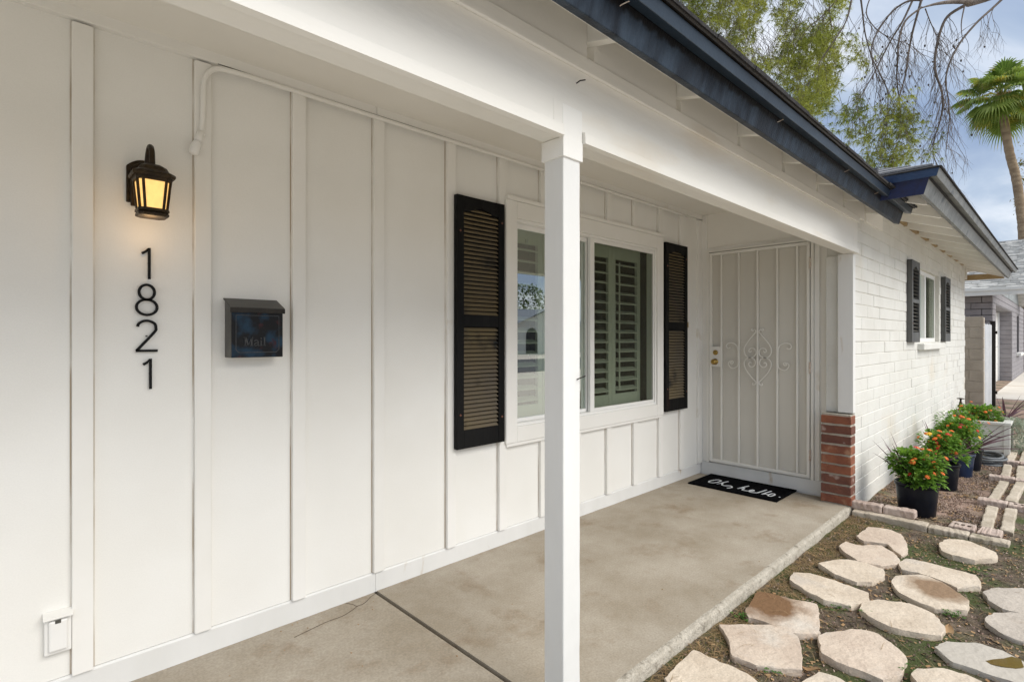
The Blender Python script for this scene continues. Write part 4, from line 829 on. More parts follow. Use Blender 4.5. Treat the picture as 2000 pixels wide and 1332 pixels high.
slabby('hole_brick', 'paver', [(4.90, .455), (4.90, .60), (5.06, .59), (5.06, .455)], -.085, -.018, 'flat brick with round core holes at the bed corner', 'brick', holes=3)
slabby('paver_brick', 'paver', [(4.885, .315), (4.89, .44), (5.07, .43), (5.06, .315)], -.085, -.022, 'flat square paver next to the brick with core holes', 'paver')
LM = ['the front flower pot', 'the blue pot', 'the coiled hose', 'the planter box', 'the garden tap']
GE = 'concrete strips edging the bed along the path'
for k, (x0, x1) in enumerate(((5.10, 5.78), (6.02, 6.85), (7.05, 7.8), (8.0, 9.0), (9.1, 10.2))):
    j = .02*math.sin(k*2.1)+rnd(-.008, .008); d = .012*k
    slabby('edging_strip', 'edging', [(x0, .385+j+d), (x1, .385-j+d), (x1, .455-j+d), (x0, .455+j+d)], -.1, -.028+rnd(-.006, .006), 'concrete edging strip in the bed-side row level with '+LM[k], 'edging', GE)
    slabby('edging_strip', 'edging', [(x0-.03, .275+j+d), (x1+.02, .275-j+d), (x1, .345-j+d), (x0, .345+j+d)], -.1, -.022+rnd(-.006, .006), 'concrete edging strip in the outer row level with '+LM[k], 'edging', GE)
    if k < 4:
        xc = x1+.11; slabby('paver_brick', 'paver', [(xc-.06, .345+d), (xc-.06, .53+d), (xc+.05, .53+d), (xc+.05, .345+d)], -.07, -.006, 'mauve paver across the edging rows just past '+LM[k], 'paver', 'cross pavers of the bed edging')
        slabby('hole_brick' if k == 0 else 'paver_brick', 'paver', [(xc-.07, .17+d), (xc-.07, .34+d), (xc+.05, .34+d), (xc+.05, .17+d)], -.07, -.010, 'flat brick with core holes at the outer end of the cross paver' if k == 0 else 'outer mauve paver of the pair just past '+LM[k], 'paver', 'cross pavers of the bed edging', holes=3 if k == 0 else 0)

# --- flower pots
def pot(c, rt, rb, h, mt, label):
    m = MB(); prof_ = [(rb*.98, 0), (rb, .004), (rt*.97, h-.03), (rt*.97, h-.028), (rt*1.03, h-.026), (rt*1.04, h-.004), (rt*1.02, h), (rt*.97, h), (rt*.95, h-.03), (rt*.93, h-.045)]
    t = thing('flower_pot', (c[0], c[1], c[2]), label, 'pot', 'nursery pots along the block wall')
    m.lathe(prof_, c, 36).build('pot_body', mt, t, smooth=True); MB().lathe([(rt*.93, h-.05), (rt*.5, h-.042), (.004, h-.04)], c, 24).build('soil', 'potting_soil', t); return t
def leafblade(m, p, d, L_, w, droop=.25):
    d = Vector(d).normalized(); s = d.cross(Vector((0, 0, 1))); s = s.normalized() if s.length > 1e-3 else Vector((1, 0, 0)); nrm = s.cross(d)
    p = Vector(p); a = p+d*L_*.45+s*w*.5+nrm*w*.12; b = p+d*L_*.45-s*w*.5+nrm*w*.12; c = p+d*L_*.5-nrm*w*.08; e_ = p+d*L_-Vector((0, 0, droop*L_)); 
    m.add([p, a, e_, c, b], [(0, 3, 1), (1, 3, 2), (0, 4, 3), (4, 2, 3)])
def flowerhead(m, c, r, nrm):
    nrm = Vector(nrm).normalized(); u = nrm.orthogonal().normalized(); w = nrm.cross(u)
    for ring, k in ((0, 1), (.48, 6), (.85, 10)):
        for i in range(k):
            a = 2*math.pi*(i+rnd(0, .4))/k; p = Vector(c)+(u*math.cos(a)+w*math.sin(a))*r*ring+nrm*r*(.55-.5*ring*ring); q1 = r*.30
            n2 = (nrm+(u*math.cos(a)+w*math.sin(a))*ring*.8).normalized(); u2 = n2.orthogonal().normalized(); w2 = n2.cross(u2)
            m.add([p+n2*q1*.35]+[p+(u2*math.cos(b)+w2*math.sin(b))*q1 for b in (0, 1.257, 2.513, 3.77, 5.027)], [(0, j+1, (j+1) % 5+1) for j in range(5)])
def lantana(c, rx, rz_, z0, nl, nf, label, cat='plant', blades=(), name='lantana_plant', cols=('flower_orange', 'flower_red', 'flower_yellow'), leaf='lantana_leaf', group='lantana plants along the block wall', lsz=(.034, .056)):
    t = thing(name, (c[0], c[1], z0), label, cat, group); m = MB(); sm = MB()
    lobes = [(c[0]+rnd(-.45, .45)*rx, c[1]+rnd(-.45, .45)*rx, z0+rz_*rnd(.35, 1.15), rnd(.42, .62)*rx) for _ in range(13)]
    for i in range(nl):
        lx, ly, lz, lr = random.choice(lobes); th, ph = rnd(0, 6.283), math.acos(rnd(-.55, 1)); r_ = lr*rnd(.55, 1.05)**.6
        p = Vector((lx+r_*math.sin(ph)*math.cos(th), ly+r_*math.sin(ph)*math.sin(th), lz+r_*.85*math.cos(ph)))
        if p.z < z0+.005: continue
        d = Vector((math.cos(th)*math.sin(ph)+rnd(-.5, .5), math.sin(th)*math.sin(ph)+rnd(-.5, .5), math.cos(ph)*.5+rnd(-.2, .5))); leafblade(m, p, d, rnd(*lsz), rnd(*lsz)*.62, rnd(.05, .35))
    m.build('foliage', leaf, t)
    for lx, ly, lz, lr in lobes: sm.tube([(c[0], c[1], z0-.012), (c[0]+(lx-c[0])*.5, c[1]+(ly-c[1])*.5, z0+(lz-z0)*.6), (lx, ly, lz)], .0025, 5)
    sm.build('stems', 'twig', t)
    for i in range(nf):
        lx, ly, lz, lr = lobes[i % len(lobes)]; th, ph = (rnd(2.6, 5.4) if i % 4 else rnd(0, 6.28)), math.acos(rnd(.0, .98)); n = Vector((math.sin(ph)*math.cos(th), math.sin(ph)*math.sin(th), math.cos(ph)))
        fm_ = MB(); flowerhead(fm_, Vector((lx, ly, lz))+n*lr*1.10, rnd(.013, .021), n+Vector((0, 0, .5))); fm_.build('flower', cols[min(len(cols)-1, int(abs(random.gauss(0, 1.1))))], t)
    return t
def spikes(c, z0, specs, label, w=.024):
    t = thing('spike_plant', (c[0], c[1], z0), label, 'plant', 'purple spike plants'); MB().lathe([(.012, -.012), (.014, 0), (.006, .02)], (c[0], c[1], z0), 8).build('crown', 'purple_blade', t)
    for th, el, L_ in specs:
        d = Vector((math.cos(th)*math.cos(el), math.sin(th)*math.cos(el), math.sin(el))); s = d.cross(Vector((0, 0, 1))).normalized(); m = MB(); V = []; n = 7
        for i in range(n+1):
            u = i/n; p = Vector((c[0], c[1], z0))+d*L_*u-Vector((0, 0, .22*L_*u*u*math.cos(el))); ww_ = w*(1-u**2.2)*.5*(.55+.9*min(1, u*3)) + .0006; nn = s.cross(d)
            V += [p+s*ww_, p-nn*ww_*.35, p-s*ww_]
        m.add(V, [(i*3+k, i*3+k+1, (i+1)*3+k+1, (i+1)*3+k) for i in range(n) for k in range(2)]).build('blade', 'purple_blade', t, smooth=True)
    return t
def rspec(n, e0=.35, e1=1.35, L0=.22, L1=.36): return [(rnd(0, 6.283), rnd(e0, e1), rnd(L0, L1)) for _ in range(n)]
gl = -.078
pot((5.215, .830, gl), .142, .118, .265, 'pot_black', 'dark blue-black plastic pot nearest the paver bricks on the kerb')
lantana((5.205, .825), .185, .20, gl+.225, 2000, 30, 'bushy orange lantana in the pot by the kerb pavers')
spikes((5.27, .87), gl+.23, [(2.6, .75, .52), (2.2, .95, .50), (1.9, 1.1, .47), (3.0, .5, .45), (1.6, 1.25, .46), (2.4, 1.15, .40), (2.9, .85, .44), (1.2, 1.0, .4), (3.4, .62, .36)], 'thin purple spike plant leaning over the front lantana pot')
pot((6.27, .815, gl), .135, .112, .255, 'pot_black', 'black plastic pot second from the kerb with cracked rim line')
lantana((6.25, .805), .19, .22, gl+.22, 1300, 27, 'orange lantana in the second pot from the kerb')
spikes((6.36, .83), gl+.22, [(2.0, 1.25, .46), (1.0, 1.2, .45), (3.0, 1.1, .40), (5.2, .75, .44), (5.4, .55, .46), (2.6, .9, .38), (4.9, 1.0, .42), (5.8, .35, .5)], 'purple spike plant rising from the second pot')
pot((6.95, .775, gl), .135, .11, .25, 'pot_blue', 'cobalt blue plastic pot between the two rear black pots')
lantana((6.98, .79), .22, .24, gl+.21, 1300, 22, 'lantana with few orange blooms in the cobalt blue pot')
pot((7.32, .735, gl), .125, .10, .25, 'pot_black', 'black plastic pot beside the coiled hose')
spikes((7.28, .72), gl+.22, [(1.8, 1.35, .48), (.9, 1.3, .46), (2.4, 1.25, .50), (5.0, .8, .55), (5.3, .6, .58), (4.7, .95, .5), (5.6, .42, .6), (3.2, 1.0, .42), (0.2, .9, .4), (5.1, .3, .55), (4.4, .5, .42)], 'broad dark purple spike plant beside the coiled hose', w=.034)
lantana((7.45, .80), .24, .27, gl+.22, 1100, 12, 'lantana with red blooms behind the broad purple spike plant')
# --- planter box
pb_ = thing('planter_box', (8.75, .72, gl), 'white square planter box with corner posts and recessed panels', 'planter')
PX0, PX1, PY0, PY1, PH = 8.46, 8.98, .50, .965, .40
for i, (x, y) in enumerate(((PX0, PY0), (PX1, PY0), (PX1, PY1), (PX0, PY1))): box('corner_post', 'planter_white', pb_, x-.028, x+.028, y-.028, y+.028, gl-.005, gl+PH-.02, .004)
m = MB(); ov = .038
m.box(PX0-ov, PX0+.04, PY0-ov, PY1+ov, gl+PH-.02, gl+PH+.012); m.box(PX1-.04, PX1+ov, PY0-ov, PY1+ov, gl+PH-.02, gl+PH+.012); m.box(PX0+.04, PX1-.04, PY0-ov, PY0+.04, gl+PH-.0202, gl+PH+.0118); m.box(PX0+.04, PX1-.04, PY1-.04, PY1+ov, gl+PH-.0202, gl+PH+.0118); m.build('rim', 'planter_white', pb_, bevel=.005)
for z0_, z1_ in ((.06, .235), (.243, .378)):
    for a in ((PX0-.008, PX0+.008, PY0+.029, PY1-.029), (PX1-.008, PX1+.008, PY0+.029, PY1-.029)): box('panel', 'planter_white', pb_, *a, gl+z0_, gl+z1_, .003)
    for a in ((PX0+.029, PX1-.029, PY0-.008, PY0+.008), (PX0+.029, PX1-.029, PY1-.008, PY1+.008)): box('panel', 'planter_white', pb_, *a, gl+z0_, gl+z1_, .003)
box('soil', 'potting_soil', pb_, PX0+.01, PX1-.01, PY0+.01, PY1-.01, gl+.3, gl+.36)
lantana((8.70, .78), .24, .085, gl+.37, 1500, 20, 'low orange and red lantana filling the planter box', cols=('flower_orange', 'flower_orange', 'flower_red'))
lantana((8.82, .50), .20, .02, gl+.33, 1500, 0, 'silvery white trailing plant spilling over the planter box side', name='silver_plant', leaf='silver_leaf', group=None, lsz=(.018, .03))
tr_ = thing('silver_plant', (8.9, .38, gl), 'silvery trailing growth hanging down beside the planter box to the gravel', 'plant'); m = MB()
for i in range(1700):
    p = Vector((8.85+random.gauss(0, .12), .40+random.gauss(0, .05), gl+rnd(.01, .40))); leafblade(m, p, (rnd(-1, 1), rnd(-1, .4), rnd(-.6, .4)), rnd(.018, .032), rnd(.008, .016))
m.build('foliage', 'silver_leaf', tr_)
spikes((9.05, .55), gl+.37, [(5.2, 1.0, .42), (4.6, 1.2, .40), (5.6, .75, .46), (5.9, .45, .5), (5.0, .6, .45), (4.2, 1.0, .38), (1.5, 1.3, .36), (3.0, 1.2, .36), (6.2, .3, .5)], 'dark spike plant at the back of the planter box')
# --- coiled hose
hz = thing('garden_hose', (7.9, .64, gl), 'grey garden hose coiled on the gravel before the planter box', 'hose'); P = []
for i in range(150):
    a = i/150*2*math.pi*5.3; r_ = .205+.022*math.sin(a*.37)+.008*math.sin(a*1.7); P.append((7.90+r_*1.15*math.cos(a), .645+r_*.78*math.sin(a), gl+.016+.018*(i/150*5.3)+.006*math.sin(a*2.3)))
MB().tube(P, .0125, 8).build('coil', 'hose_grey', hz, smooth=True)
# --- standpipe tap
tp = thing('garden_tap', (10.05, 1.08, gl), 'brass garden tap on a white riser with hose attached by the block wall', 'tap')
tx, ty = 10.03, 1.085
MB().tube([(tx, ty, gl-.05), (tx, ty, .33)], .017, 10).build('riser', 'pipe_white', tp, smooth=True)
MB().tube([(tx, ty, .30), (tx+.01, ty-.035, .31), (tx+.012, ty-.075, .285)], [.026, .024, .02], 10).build('spout', 'brass', tp, smooth=True)
MB().lathe([(.028, 0), (.034, .01), (.034, .035), (.02, .045), (.02, .075), (.012, .085), (.012, .12)], (tx, ty, .315), 14).build('valve_body', 'bronze', tp, smooth=True)
MB().lathe([(.012, 0), (.045, .004), (.045, .014), (.012, .02)], (tx, ty, .435), 12).build('handle', 'bronze', tp)
MB().tube(spline([(tx+.012, ty-.075, .285), (tx+.03, ty-.105, .22), (tx+.03, ty-.11, .08), (tx-.1, ty-.14, gl+.03), (tx-.8, ty-.30, gl+.02), (8.2, .60, gl+.02)], 8), .017, 8).build('hose_lead', 'hose_grey', tp, smooth=True)
MB().tube(spline([(tx-.02, ty-.03, .16), (tx-.12, ty-.02, .17), (tx-.24, ty-.01, .10), (tx-.42, ty, .02), (tx-.62, ty, gl)], 6), .012, 8).build('short_hose', 'hose_grey', tp, smooth=True)
MB().tube([(tx, ty, .315), (9.15, 1.16, .325), (9.12, 1.165, .30)], .011, 8).build('supply_pipe', 'pipe_white', tp)
MB().tube([(9.72, 1.115, .32), (9.72, 1.115, gl-.03)], .011, 8).build('support_pipe', 'pipe_white', tp)

# ================================================================== neighbour's plot
fw = thing('block_fence', (13, 2.5, -.1), 'tan concrete block garden wall behind the end of the wing', 'wall')
box('core', 'cmu_mortar', fw, 13.02, 13.18, 1.10, 5.0, -.15, 1.69); b0 = None
for r in range(9):
    z = -.08+r*.2; y = 1.09-(r % 2)*.2
    while y < 3.2:
        a, b = max(y, 1.09), min(y+.4, 3.3); y += .4
        if b-a < .1: continue
        if b-a > .38 and b0 is not None: clone(b0, Vector((13.02, (a+b)/2, z+.1)), fw)
        else:
            o = box('block', 'cmu_tan', fw, 13.008, 13.03, a+.005, b-.005, z+.005, min(z+.195, 1.70), .003)
            if b-a > .38 and r: b0 = o
for r in range(9): box('end_block', 'cmu_tan', fw, 13.012, 13.19, 1.083, 1.10, -.08+r*.2+.005, min(-.08+r*.2+.195, 1.70), .003)
gt = thing('side_gate', (13.6, 1.1, -.05), 'white vertical board gate standing open between tan wall and grey house', 'gate')
for k in range(7):
    a = k/7; b = (k+.72)/7; p0 = Vector((13.22, 1.115)).lerp(Vector((14.35, 1.075)), a); p1 = Vector((13.22, 1.115)).lerp(Vector((14.35, 1.075)), b); cpt = (p0+p1)/2; ax = (p1-p0)/2
    MB().obox((cpt.x, cpt.y, .78), (ax.x, ax.y, 0), (ax.y*.12, -ax.x*.12, 0), (0, 0, .80+.01*(k % 2))).build('board', 'gate_white', gt)
for z in (.2, 1.4): MB().obox((13.78, 1.125, z), (.57, -.02, 0), (0, .012, 0), (0, 0, .04)).build('rail', 'black_metal', gt)
MB().box(14.38, 14.46, 1.02, 1.10, -.1, 1.66).build('gate_post', 'black_metal', gt, bevel=.004)
MB().box(14.36, 14.38, .99, 1.02, 1.40, 1.46).build('hinge', 'black_metal', gt); MB().box(14.36, 14.38, .99, 1.02, .2, .26).build('hinge', 'black_metal', gt)

nb = thing('neighbour_house', (20, 4, -.1), 'grey slump-block house with pale shingle roof beyond the tan wall', 'house')
NX, NY = 17.1, 1.26
side = box('side_wall', 'slump_mortar', nb, NX+.012, NX+.2, NY+.012, 7.5, -.1, 2.5)
RH = .15
pr_ = None; cnt = 0
for r in range(17):
    z = -.08+r*RH; y = NY-(r % 2)*.2
    while y < 4.2:
        a, b = max(y, NY), y+.4; y += .4
        if b-a < .1: continue
        if b-a > .39 and pr_ is not None: clone(pr_, Vector((NX+.01, (a+b)/2, z+RH/2)), side)
        else:
            o = box('block', 'slump_grey', side, NX, NX+.02, a+.006, b-.006, z+.006, z+RH-.006, .006)
            if b-a > .39: pr_ = o
front = MB(); G0, G1, GH = 17.9, 23.4, 2.15
for a in ((NX+.012, G0, -.1, 2.5), (G1, 25.6, -.1, 2.5), (26.8, 33, -.1, 2.5), (G0, G1, GH, 2.5), (25.6, 26.8, -.1, .8), (25.6, 26.8, 2.1, 2.5)): front.box(a[0], a[1], NY+.012, NY+.4, a[2], a[3])
front = front.build('front_wall', 'slump_mortar', nb)
pf = None
for r in range(17):
    z = -.08+r*RH; x = NX-(r % 2)*.2
    while x < 29.5:
        a, b = max(x, NX), x+.4; x += .4
        hol = [(G0, G1, -1, GH), (25.6, 26.8, .8, 2.1)]; segs = [(a, b)]
        for h0, h1, hz0, hz1 in hol:
            if z+RH/2 > hz0 and z+RH/2 < hz1: segs = [s for p, q__ in segs for s in ((p, min(q__, h0)), (max(p, h1), q__)) if s[1]-s[0] > .06]
        for p, q__ in segs:
            if q__-p < .08: continue
            if q__-p > .39 and pf is not None: clone(pf, Vector(((p+q__)/2, NY+.01, z+RH/2)), front)
            else:
                o = box('block', 'slump_grey', front, p+.006, q__-.006, NY, NY+.02, z+.006, z+RH-.006, .006)
                if q__-p > .39: pf = o
# garage opening: returns of block, jamb, sectional door
pg = None
for r in range(15):
    z = -.08+r*RH
    if pg is None: pg = box('return_block', 'slump_grey', front, G1-.012, G1+.01, NY+.004, NY+.395, z+.006, z+RH-.006, .006); zg = z
    else: clone(pg, wloc(pg)+Vector((0, 0, z-zg)), front)
gd = box('garage_door', 'gate_white', nb, G0, G1-.013, NY+.36, NY+.39, -.08, GH)
for k in range(4): box('door_panel', 'white_trim', gd, G0+.005, G1-.12, NY+.335, NY+.3595, -.07+k*.555, .475+k*.555, .006)
box('jamb', 'gate_white', gd, G1-.11, G1-.014, NY+.30, NY+.3598, -.07, GH, .004)
nw = box('window', 'black_shutter', nb, 25.6, 26.8, NY+.3, NY+.32, .8, 2.1); box('sill', 'neighbour_fascia', nw, 25.4, 27.0, NY-.12, NY+.2, .70, .80, .01)
# roof: eave along Y facing the wing, gable end to the street
EX, RXN, ZE, SLN = 16.62, 21.9, 2.47, .335; GY0 = .70
rf = MB().add([(EX, GY0, ZE), (EX, 9, ZE), (RXN, 9, ZE+SLN*(RXN-EX)), (RXN, GY0, ZE+SLN*(RXN-EX)), (2*RXN-EX, GY0, ZE), (2*RXN-EX, 9, ZE)], [(0, 3, 2, 1), (3, 4, 5, 2)]).build('roof', 'neighbour_shingle', nb)
n_c = 34; tabs = MB()
for k in range(n_c):
    x0 = EX-.03+k*(RXN-EX)/n_c; x1 = x0+(RXN-EX)/n_c+.04; y = GY0-.02-(k % 3)*.11
    while y < 6.5:
        w = rnd(.22, .40); a, b = max(y, GY0-.02), y+w-.008; y += w; h = rnd(.012, .042)
        zt2 = lambda x: ZE+SLN*(x-EX)
        if b > a+.03: tabs.add([(x0, a, zt2(x0)+.005), (x0, b, zt2(x0)+.005), (x0, b, zt2(x0)+.012+h), (x0, a, zt2(x0)+.012+h), (x1, b, zt2(x1)+.006), (x1, a, zt2(x1)+.006)], [(0, 1, 2, 3), (3, 2, 4, 5)])
stuff(tabs.build('roof_shingles', 'neighbour_shingle', rf))
box('eave_fascia', 'neighbour_fascia', rf, EX-.03, EX+.0, GY0-.04, 9, ZE-.16, ZE+.005, .006); box('eave_moulding', 'neighbour_fascia', rf, EX-.055, EX-.0305, GY0-.05, 9, ZE-.055, ZE+.012, .004)
box('eave_soffit', 'neighbour_fascia', rf, EX+.0, NX+.1, GY0, 9, ZE-.10, ZE-.07)
MB().add([(EX, GY0, ZE-.15), (RXN, GY0, ZE+SLN*(RXN-EX)-.15), (RXN, GY0, ZE+SLN*(RXN-EX)+.03), (EX, GY0, ZE+.03)], [(0, 1, 2, 3)]).build('rake_board', 'neighbour_fascia', rf)
x = NX+.05; gb = None
while x < 26.8:
    zt3 = ZE+SLN*(min(x, 2*RXN-x)-EX)-.1
    if zt3 > 2.55: box('gable_board', 'grey_siding', nb, x, x+.17, NY-.002+.006*(int(x*10) % 2), NY+.03, 2.5, zt3)
    x += .19

# ================================================================== trees
def twigtree(m, P0, d0, L_, r, depth, tips, droop=.5):
    """a drooping twig that forks; collects tip points"""
    p = Vector(P0); d = Vector(d0).normalized(); n = 5; pts = [p.copy()]
    for i in range(n):
        d = (d+Vector((rnd(-.22, .22), rnd(-.22, .22), -droop*.18+rnd(-.12, .08)))).normalized(); p = p+d*L_/n; pts.append(p.copy())
        if depth > 0 and i >= 1 and rnd(0, 1) < .6:
            s = Vector((rnd(-1, 1), rnd(-1, 1), rnd(-.9, .35))); twigtree(m, p, d*.9+s*.75, L_*rnd(.45, .75), r*.6, depth-1, tips, droop)
    m.tube(pts, [r*(1-.6*i/n) for i in range(n+1)], 3, caps=False); tips.append((pts[-1].copy(), d.copy())); tips.append((pts[3].copy(), d.copy()))
pine = thing('pine_tree', (13.2, -3.2, -.08), 'large drooping pine with bare cone-laden twigs hanging over the roofs', 'tree')
wd = MB(); lim = MB(); cones = MB(); needles = MB()
T0 = Vector((13.2, -3.2, -.1))
wd.tube(spline([T0, T0+Vector((-.1, .1, 2)), T0+Vector((.15, .3, 5)), T0+Vector((0, .5, 8)), T0+Vector((-.3, .8, 11))], 5), [.34-.012*i for i in range(21)], 12)
wd.build('trunk', 'bark', pine, smooth=True)
zp = lambda x, y, t: Vector(atT(1580+x/3.917, y/3.917, t))
fork = T0+Vector((.1, .4, 6.6)); tL = 9.2
L1 = [fork, Vector((12.6, -1.2, 7.3))]+[zp(*p, tL) for p in ((1350, -8), (1220, 12), (1080, 18), (960, 36), (865, 62))]
lim.tube(spline(L1, 6), [max(.012, .085*(1-i/40)) for i in range(37)], 8)
fork2 = T0+Vector((.0, .5, 8.2)); L2 = [fork2, Vector((12.4, 1.2, 9.3)), zp(700, -330, 10), zp(300, -260, 10.5), zp(-200, -240, 11), zp(-800, -180, 11.5)]
lim.tube(spline(L2, 6), [.085*(1-i/45)+.01 for i in range(31)], 8)
lim.build('limb', 'bark', pine, smooth=True)
tw = MB(); tips = []; cone_pts = []
BR = [([(1190, 45), (1060, 130), (1000, 260), (965, 430), (970, 560), (1010, 680), (1025, 780), (1005, 920), (960, 1060), (950, 1180), (985, 1270)], 9.2, .026, 2, 'bare'),
      ([(1480, -5), (1400, 70), (1290, 170), (1170, 310), (1090, 450), (1055, 560), (1045, 640), (1062, 740), (1075, 900), (1055, 1080), (1045, 1200)], 9.0, .020, 2, 'bare'),
      ([(1190, 50), (1165, 190), (1178, 330)], 9.1, .012, 0, 'bare'),
      ([(862, -5), (830, 110), (790, 260), (760, 420), (740, 560), (710, 680), (660, 830), (570, 940)], 9.4, .021, 2, 'mix'),
      ([(862, 60), (740, 160), (690, 300), (680, 420), (672, 600), (690, 760), (700, 900), (690, 1050)], 9.3, .019, 2, 'mix'),
      ([(800, -10), (720, 160), (640, 290), (580, 400), (500, 560), (430, 680), (385, 770), (350, 860)], 9.5, .019, 2, 'mix'),
      ([(870, 5), (760, 12), (650, 80), (560, 190), (490, 320), (480, 430), (540, 560), (600, 700), (600, 880), (580, 1050), (560, 1200)], 9.4, .018, 2, 'mix'),
      ([(395, -20), (410, 100), (430, 260), (480, 450), (520, 620), (500, 800)], 9.8, .016, 2, 'cone'),
      ([(470, -20), (440, 110), (520, 230), (640, 300), (760, 340), (880, 430)], 9.7, .011, 1, 'cone'),
      ([(890, 70), (920, 150), (960, 240), (1010, 330), (1050, 420)], 9.2, .010, 1, 'bare'),
      ([(330, -20), (290, 150), (210, 290), (100, 450), (20, 600), (-60, 760)], 10.2, .018, 1, 'pine'), ([(240, -30), (100, 130), (0, 210), (-120, 400)], 10.4, .016, 1, 'pine'),
      ([(150, -60), (160, 120), (180, 300), (130, 520), (60, 720)], 10.6, .014, 1, 'pine')]
green = []
for pts, t, r, dep, kind in BR:
    P = spline([zp(x, y, t+.12*math.sin(x*.013+y*.007)) for x, y in pts], 5); n = len(P); tw.tube(P, [max(.0045, r*(1-.78*i/n)) for i in range(n)], 6, caps=False)
    if dep == 0: continue
    for i in range(4, n, 1):
        if rnd(0, 1) < .85:
            d = (P[min(i+1, n-1)]-P[i-1]).normalized(); tl = []; twigtree(tw, P[i], d*.8+Vector((rnd(-.8, .8), rnd(-.8, .8), rnd(-.9, .3))), rnd(.35, .75), .0050, dep, tl, .7)
            tips += tl; fy = i/n
            for q_, dd in tl:
                yy = HOR-(q_.z-CAM_H)/t*F_PX
                if kind in ('cone', 'mix', 'bare') and rnd(0, 1) < (.045 if kind == 'cone' else .02 if yy < 180 or kind == 'bare' else .01): cone_pts.append(q_)
                if kind == 'pine' or (kind == 'mix' and yy > 200 and rnd(0, 1) < .16): green.append((q_, dd))
def tuft(m, p, d, n=14, L0=.075, L1=.13):
    d = Vector(d)
    for _ in range(n):
        v = (d*.55+Vector((rnd(-1, 1), rnd(-1, 1), rnd(-.9, .7)))).normalized(); L_ = rnd(L0, L1); s = v.cross(Vector((rnd(-1, 1), rnd(-1, 1), rnd(-1, 1)))).normalized()*rnd(.0035, .006)
        o = p-v*.01; m.add([o+s, o-s, p+v*L_], [(0, 1, 2)])
for p, d in green:
    for k in range(3): tuft(needles, p+Vector((rnd(-.09, .09), rnd(-.09, .09), rnd(-.10, .06))), d)
def inpoly(x, y, P):
    c = False; j = len(P)-1
    for i in range(len(P)):
        if (P[i][1] > y) != (P[j][1] > y) and x < (P[j][0]-P[i][0])*(y-P[i][1])/(P[j][1]-P[i][1])+P[i][0]: c = not c
        j = i
    return c
MASS = [(1150, -160), (1640, -160), (1650, 20), (1630, 90), (1622, 170), (1612, 228), (1590, 232), (1560, 240), (1500, 215), (1380, 140), (1250, 60)]
k = 0
while k < 3700:                                    # the dense hanging foliage beyond the porch roof
    x, y = rnd(1150, 1655), rnd(-160, 262)
    if not inpoly(x, y, MASS): continue
    if fbm(x, y, .018, 1.3) < -.08-.5*(x < 1480) or fbm(x, y, .05, 7.1) < -.25: 
        k += .2; continue
    t = rnd(10.2, 12.6); p = Vector(atT(x, y, t)); k += 1
    for _ in range(3): tuft(needles, p+Vector((rnd(-.12, .12), rnd(-.12, .12), rnd(-.14, .1))), Vector((rnd(-.3, .3), rnd(-.3, .3), -.6)), 13, .08, .15)
    if rnd(0, 1) < .6:
        e1 = Vector((rnd(-.25, .25), rnd(-.25, .25), rnd(.1, .4))); tw.tube(spline([p, p+e1, p+e1*1.2+Vector((rnd(-.3, .3), rnd(-.3, .3), rnd(.2, .5)))], 3), .0035, 3, caps=False)
    if rnd(0, 1) < .02: cone_pts.append(p)
for x0 in range(1180, 1640, 34):
    y = -170; x = x0+rnd(-20, 20); P = []; t = rnd(10.4, 12)
    while y < 190 and inpoly(x, y, MASS): P.append(Vector(atT(x, y, t))); y += 45; x += rnd(-16, 8)
    if len(P) > 2: tw.tube(spline(P, 3), .007, 4, caps=False)
DROOP = [[(1650, 190), (1672, 178), (1690, 205), (1700, 240), (1712, 262), (1705, 280), (1668, 286), (1650, 250), (1644, 225)], [(1745, 205), (1780, 212), (1803, 240), (1800, 270), (1790, 300), (1765, 318), (1745, 330), (1710, 338), (1680, 330), (1690, 300), (1725, 285), (1748, 250)]]
for poly in DROOP:
    k = 0; xs, ys = [p[0] for p in poly], [p[1] for p in poly]
    while k < 75:
        x, y = rnd(min(xs), max(xs)), rnd(min(ys), max(ys))
        if not inpoly(x, y, poly) or fbm(x, y, .06, 3.3) < -.18: k += .05; continue
        p = Vector(atT(x, y, rnd(9.2, 9.7))); k += 1
        for _ in range(2): tuft(needles, p+Vector((rnd(-.05, .05), rnd(-.05, .05), rnd(-.05, .05))), Vector((rnd(-.3, .3), rnd(-.3, .3), -.5)), 12, .07, .12)
        if rnd(0, 1) < .5: tw.tube([p, p+Vector((rnd(-.1, .1), rnd(-.1, .1), rnd(.15, .35)))], .004, 3, caps=False)
tw.build('twigs', 'twig', pine)
for p in cone_pts:
    r_ = rnd(.011, .018); h = rnd(.028, .045); cones.lathe([(.003, h*.5), (r_*.8, h*.3), (r_, 0), (r_*.7, -h*.4), (.003, -h*.6)], p-Vector((0, 0, h*.6)), 6)
stuff(cones.build('cones', 'cone', pine)); needles.build('crown', 'pine_needle', pine)

